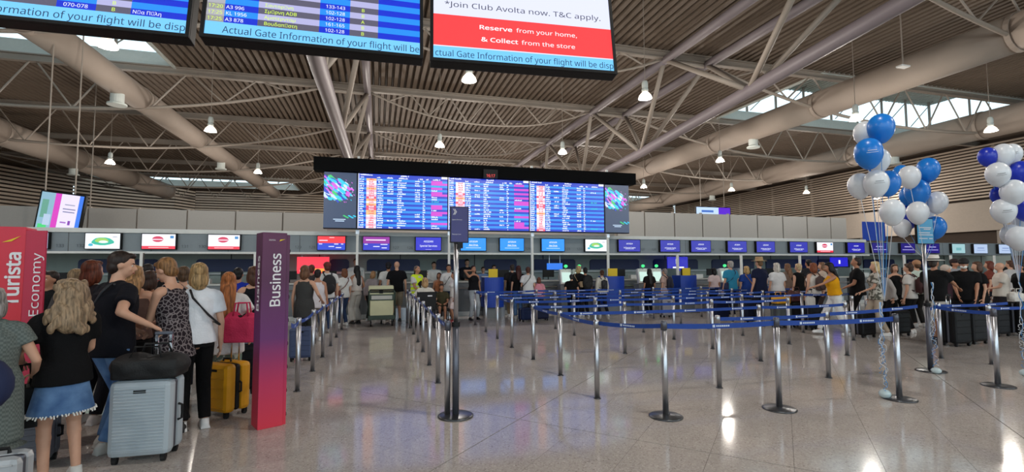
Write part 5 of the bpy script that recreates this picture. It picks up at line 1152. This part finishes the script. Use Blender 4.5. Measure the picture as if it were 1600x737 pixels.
P = person('person in white with a dark red backpack left of the pole sign', 1419, 8.5, 412, 20, 'a', 'm', 1.0, ('tee', (210, 206, 202)), ('pants', BLK), hair=('short', (70, 50, 40)), group=g5); backpack(P, 'dark red backpack just left of the pole sign', (60, 24, 26), 1.0)
person('man in tan cap partly behind the light-blue pole sign', 1432, 9.3, 407, -20, 'a', 'm', 1.0, ('tee', (196, 210, 200)), ('pants', (40, 40, 40)), hair=('buzz', (90, 60, 40)), hat=('cap', (176, 130, 96)), group=g5)
person('man in white straw hat with black band, black tee and white shorts', 1460, 7.35, 402, -88, 'b', 'm', 1.12, ('tee', BLK, .84), ('kneeshorts', (214, 208, 200)), (40, 44, 70), ('buzz', (60, 50, 44)), hat=('band', (226, 222, 214)), hr=(.12, .52, 1.08), hl=(-.2, .3, .98), fr=(.1, -.12, 0), fl=(-.1, .08, 0), eyes=True, group=g5)
person('older woman with pale headscarf and plum top', 1478, 8.5, 414, -175, 'a', 'f', 1.1, ('tee', (74, 52, 62)), ('pants', (30, 28, 30)), hair=('none', (200, 190, 180)), hat=('scarf', (206, 190, 178)), eyes=True, group=g5)
person('man in black cap and white face mask with black tee', 1506, 7.35, 404, 120, 'b', 'm', 1.1, ('tee', BLK, .84), ('pants', (26, 26, 30)), BLK, ('buzz', (30, 24, 22)), hat=('cap', (18, 18, 20)), hl=(-.16, .22, .88), hr=(.1, .3, .92), mask=True, eyes=True, nod=12, group=g5)
person('woman in long black dress behind the masked man', 1526, 7.9, 409, 60, 'a', 'f', 1.1, ('tee', BLK, .6), ('skirt', BLK, .3), (30, 30, 30), ('bob', (84, 58, 44)), group=g5)
person('man in dark cap with yellow badge between hat and mask wearers', 1492, 9.6, 405, 180, 'b', 'm', 1.0, ('tee', (150, 150, 156)), hair=('buzz', (40, 34, 30)), hat=('cap', (40, 22, 24)), eyes=True, group=g5)
person('bald man in white shirt at the far right', 1562, 8.2, 410, 50, 'a', 'm', 1.1, ('tee', (216, 208, 198)), ('pants', (40, 36, 40)), hair=('bald', (100, 80, 70)), hl=(-.05, .3, 1.05), eyes=True, group=g5)
person('person with auburn hair behind the bald man', 1545, 9.6, 408, 30, 'a', 'f', 1.05, ('tee', (120, 60, 50)), hair=('bob', (110, 52, 38)), group=g5)
person('dark-haired person in black at the right edge', 1594, 7.9, 410, 60, 'b', 'm', 1.05, ('tee', (18, 18, 22)), hair=('short', (36, 28, 26)), group=g5)
person('person in pale shirt near the right edge facing away', 1578, 9.7, 407, 0, 'a', 'm', 1.0, ('tee', (190, 186, 186)), hair=('short', (90, 60, 46)), group=g5)
# luggage on the right
for px, Y, w, d, h, rgb, hn, lb in ((1487, 6.95, .46, .30, .66, (20, 20, 22), 1.0, 'large black suitcase between hat and mask wearers'), (1514, 7.05, .44, .3, .62, (26, 26, 28), 0, 'second large black suitcase below the masked man'), (1268, 9.6, .40, .26, .55, (28, 30, 36), 1.0, 'dark suitcase held by the woman in yellow'),
    (1218, 10.2, .46, .28, .55, (78, 84, 86), 0, 'grey suitcase under the yellow holdall'), (1345, 8.35, .42, .28, .5, (16, 16, 18), 0, 'black suitcase below the tall man in black'), (1398, 8.3, .46, .28, .52, (14, 14, 16), 0, 'black suitcase right of the ribbons'), (1122, 12.4, .5, .3, .6, (20, 28, 60), 0, 'navy suitcase left of the turquoise shirt'), (1170, 11.3, .5, .3, .6, (22, 26, 48), 0, 'dark navy suitcase under the mustard bag'),
    (1588, 7.5, .5, .32, .7, (16, 16, 20), 0, 'black suitcase at the right edge under the white bag'), (1552, 7.6, .42, .28, .62, (20, 20, 24), 0, 'black suitcase left of the right-edge one'), (1240, 10.2, .4, .26, .6, (18, 18, 22), 0, 'black suitcase beside the grey one'), (1040, 13.3, .4, .26, .5, (150, 150, 160), 0, 'pale suitcase behind the kiosk users')):
    suitcase(lb, XP(px, Y), Y, 0, w, d, h, rgb, hn, 5)
softbag('holdall', 'yellow holdall with black straps on the grey suitcase', 'bag', XP(1218, 10.2), 10.2, .61, 0, .5, .28, .24, mat('mustard_nylon', (220, 160, 40), .7), group='bags in the right queue')
softbag('holdall', 'dark red leather holdall on the black suitcase beside the grey one', 'bag', XP(1240, 10.2), 10.2, .66, 0, .46, .24, .30, mat('oxblood_leather', (74, 36, 36), .5), group='bags in the right queue')
softbag('handbag', 'white handbag on the black suitcase at the right edge', 'bag', XP(1584, 7.5), 7.5, .76, 0, .40, .2, .24, mat('white_leather', (216, 212, 206), .5), group='bags in the right queue')
softbag('handbag', 'white soft bag hanging at the dark suitcase of the yellow-top woman', 'bag', XP(1264, 9.35), 9.35, .60, 0, .26, .12, .28, mat('white_canvas', (206, 204, 200), .8), group='bags in the right queue')
# luggage cart
cx, cy = XP(597, 14.0), 13.7
r = root('luggage_cart', 'cream and dark green luggage cart with a cream box on top', 'cart', (cx, cy, 0))
MB().box((-.36, -.2, .18), (.36, .5, .30)).build('base_tray', M['green'], r, bevel=.02)
MB().box((-.30, -.18, .30), (.30, -.14, .70)).build('front_panel', M['cream'], r); MB().box((-.33, -.20, .70), (.33, -.14, .86)).build('header_board', M['green'], r)
MB().box((-.27, -.21, .73), (.27, -.20, .83)).build('advert_plate', M['worktop'], r)
for sg in (-1, 1):
    MB().path([(sg * .34, -.17, .2), (sg * .34, -.17, .9), (sg * .30, -.2, .98)], .022, 8).build('side_post', M['green'], r, smooth=True)
    MB().tube((sg * .28 - .02, -.1, .07), (sg * .28 + .02, -.1, .07), .07, n=14).build('wheel', M['rubber'], r)
    MB().tube((sg * .28, -.1, .07), (sg * .28, -.1, .2), .015).build('fork', M['base'], r)
MB().tube((-.02, .4, .07), (.02, .4, .07), .07, n=14).build('wheel', M['rubber'], r); MB().tube((0, .4, .07), (0, .4, .2), .015).build('fork', M['base'], r)
MB().tube((-.32, -.2, .98), (.32, -.2, .98), .02).build('push_bar', M['black'], r)
b = root('box', 'cream hard case with a black strap riding on the luggage cart', 'case', (cx - .02, cy + .12, .305)); MB().box((-.33, -.22, 0), (.33, .25, .78)).build('case', M['cream'], b, bevel=.02); MB().box((-.34, -.23, .60), (.34, .26, .64)).build('strap', M['black'], b); MB().box((-.05, -.25, .58), (.05, -.23, .66)).build('buckle', M['black'], b)

# ================================================================ balloons
def balloon_mesh(m):
    mb = MB(); n = 20; pr = []
    for i in range(15):
        t = PI * i / 14; z = math.cos(t); rr = math.sin(t); 
        if z < 0: z *= 1.22; rr *= (1 - .10 * (-z) ** 2)
        pr.append((max(rr, .001), z))
    R_ = ring(n); vs = [(c * a, s_ * a, z) for a, z in pr for c, s_ in R_]
    mb.add(vs, [((k + 1) * n + i, (k + 1) * n + (i + 1) % n, k * n + (i + 1) % n, k * n + i) for k in range(len(pr) - 1) for i in range(n)])
    return mb.mesh('skin', m, True), MB().lathe([(.02, -1.20), (.10, -1.30), (.03, -1.24)], n=10).mesh('knot', m, True)
BMAT = dict(w=mat('white_latex', (222, 226, 232), .3, 0, .02), b=mat('sky_blue_latex', (22, 122, 214), .3, 0, .03), d=mat('royal_blue_latex', (26, 50, 180), .3, 0, .03))
BME = {k: balloon_mesh(m) for k, m in BMAT.items()}
cname = dict(w='white', b='sky blue', d='royal blue')
def bunch(lst, Z, anchor, gname, where):
    # Z: depth of the bunch; anchor: where the ribbons meet
    for i, (px, py, rp, c, dz, lab, pr) in enumerate(lst):
        zc = Z + dz; d = ray(px, py); p = EYE + d * zc; rad = rp * zc / FPX
        r = root('balloon', '%s balloon, %s' % (cname[c], lab), 'balloon', p, rnd.uniform(-.5, .5), gname); 
        sk = inst('skin', BME[c][0], r); sc = (rad * .90, rad * .90, rad * 1.04); sk.scale = sc; kn = inst('knot', BME[c][1], r); kn.scale = sc
        tilt = Vector((p.x - anchor.x, p.y - anchor.y, 0)) * .25; r.rotation_euler = (-tilt.y, tilt.x, 0)
        M4 = Matrix.Translation(p) @ Euler((-tilt.y, tilt.x, 0)).to_matrix().to_4x4(); k0 = M4 @ Vector((0, 0, -1.27 * rad))
        pts = [k0.lerp(anchor, t) + Vector((0, 0, -.03 * math.sin(PI * t))) for t in [j / 6 for j in range(7)]]; Mi = M4.inverted()
        MB().path([Mi @ q for q in pts], .0035, 5).build('ribbon', M['ribbonw'] if c == 'w' else M['ribbonb'], r)
        if pr:
            pm = M['text_dark'] if c == 'w' else M['white_print']
            tc = (EYE - p).normalized(); a0 = math.atan2(tc.x, -tc.y) - tilt.y * 0
            for row, (n, zz) in enumerate(((7, .08), (9, -.06))):
                mk = MB()
                for j in range(n):
                    th = a0 + .08 * (j - n / 2) + .25; rr = rad * math.sqrt(1 - zz * zz) * 1.006
                    def q(th, z): return (rr * math.sin(th), -rr * math.cos(th), z * rad)
                    mk.add([q(th, zz), q(th + .06, zz), q(th + .06, zz + .05 - .02 * row), q(th, zz + .05 - .02 * row)], [(0, 1, 2, 3)])
                o = mk.build('printed_line', pm, r); o['kind'] = 'stuff'
A1 = Vector(PY(1382, 470, 4.62)); 
bunch([(1351, 207, 17, 'w', .16, 'topmost of its colour, behind the top blue one', 0), (1376, 199, 20.5, 'b', 0, 'the highest of all', 0), (1373, 249, 17, 'w', .22, 'tucked behind the blue one with printing', 0), (1357, 238, 21.5, 'b', -.10, 'second from the top, with white printing', 1),
       (1343, 289, 18, 'w', .12, 'lowest left one of the left bunch', 0), (1388, 285, 18, 'b', .22, 'lowest blue one of the left bunch', 0), (1369, 285, 19, 'w', -.10, 'with faint dark printing in the left bunch', 1), (1394, 330, 18.5, 'w', -.25, 'low one just left of the light-blue notice', 0)], 5.85, A1, 'balloons of the left bunch', '')
A2 = Vector((8.12, 5.40, 1.7))
bunch([(1408, 271, 13, 'b', .35, 'small one at the top left of the middle bunch', 0), (1450, 264, 17, 'b', .1, 'top right of the middle bunch', 0), (1439, 280, 14, 'w', .4, 'half hidden at the top of the middle bunch', 0), (1421, 275, 16, 'w', -.1, 'top centre of the middle bunch', 0),
       (1420, 305, 14, 'b', .3, 'left middle of the middle bunch', 0), (1433, 299, 18.5, 'b', .02, 'large one in the centre of the middle bunch', 0), (1464, 315, 15.5, 'w', .05, 'rightmost of the middle bunch', 0), (1417, 338, 17, 'd', .35, 'dark one behind the light-blue notice', 0),
       (1434, 331, 16, 'w', -.3, 'resting against the top of the light-blue notice', 0), (1410, 355, 13, 'w', .2, 'left of the light-blue notice', 0), (1446, 325, 15, 'w', .45, 'peeping out right of the notice top', 0), (1461, 354, 16, 'b', .15, 'right of the light-blue notice', 0)], 7.45, A2, 'balloons around the light-blue notice', '')
A3 = Vector(PY(1592, 440, 4.8))
bunch([(1543, 244, 13.5, 'd', .1, 'top left of the right bunch', 0), (1567, 241, 16, 'w', .05, 'top of the right bunch', 0), (1580, 240, 15, 'w', .25, 'top right of the right bunch', 1), (1559, 271, 17, 'w', -.05, 'second row left of the right bunch', 1), (1594, 269, 17, 'd', .0, 'second row right, cut by the frame', 0),
       (1576, 290, 12, 'w', .4, 'hidden in the middle of the right bunch', 0), (1563, 304, 14, 'd', .2, 'third row left of the right bunch', 0), (1583, 299, 18, 'w', -.1, 'third row right of the right bunch', 0), (1568, 328, 17.5, 'w', .0, 'fourth row left of the right bunch', 1), (1603, 325, 17, 'd', .1, 'fourth row at the frame edge', 0),
       (1580, 366, 15, 'w', .25, 'lowest, behind its neighbour, in the right bunch', 0), (1592, 371, 17, 'w', -.1, 'lowest of all in the right bunch', 0), (1600, 343, 15, 'w', .3, 'low one at the frame edge of the right bunch', 0)], 6.5, A3, 'balloons of the right bunch', '')
# curled ribbons down to the weights
def curls(x, y, z0, z1, label, n=5, wz=.055):
    r = root('ribbon_tail', label, 'ribbon', (x, y, 0)); rr = random.Random(int(x * 100))
    for k in range(n):
        pts = []; ph = rr.uniform(0, 6); N = 46; zz1 = z1 + rr.uniform(0, .35) * (k > 0); am = .012 + .012 * rr.random()
        for i in range(N + 1):
            t = i / N; a = ph + t * rr.uniform(26, 30); am2 = am * (.3 + 1.6 * t) + .01 * math.sin(9 * t + k); pts.append((am2 * math.cos(a) + .02 * math.sin(5 * t + k), am2 * math.sin(a), z0 + (zz1 - z0) * t))
        MB().path(pts, .0035, 5).build('curl', M['ribbonw'] if k % 3 else M['ribbonb'], r, smooth=True)
    MB().ell((0, 0, wz), (.065, .065, wz)).build('water_weight', mat('clear_latex_weight', (196, 214, 218), .2), r, smooth=True)
    return r
w = G(1383, 622); curls(w.x, w.y, A1.z, .1, 'curled white and blue ribbons hanging to a pale weight on the floor')
MB_ = MB(); curls(8.02, 5.28, 1.35, .1, 'curled ribbons beside the light-blue pole sign with a small weight', 3, .045); curls(A3.x, A3.y, A3.z, .1, 'curled ribbons at the far right edge', 3, .05)
flush()

# text outlines become real meshes
FIT = {}
bpy.context.view_layer.update(); dg = bpy.context.evaluated_depsgraph_get()
for o in [o for o in COL.objects if o.type == 'FONT']:
    me = bpy.data.meshes.new_from_object(o.evaluated_get(dg)); nmn = o.name.split('.')[0]
    if 'fit' in o.keys() and len(me.vertices):
        xs = [v.co.x for v in me.vertices]; f = o['fit'] / (max(xs) - min(xs)); me.transform(Matrix.Translation((-min(xs) * f, 0, 0)) @ Matrix.Diagonal((f, 1, 1, 1)))
    n = bpy.data.objects.new('lettering' if nmn == 'lettering' else nmn, me); COL.objects.link(n); n.parent = o.parent; n.location = o.location; n.rotation_euler = o.rotation_euler; n.scale = o.scale
    bpy.data.objects.remove(o)
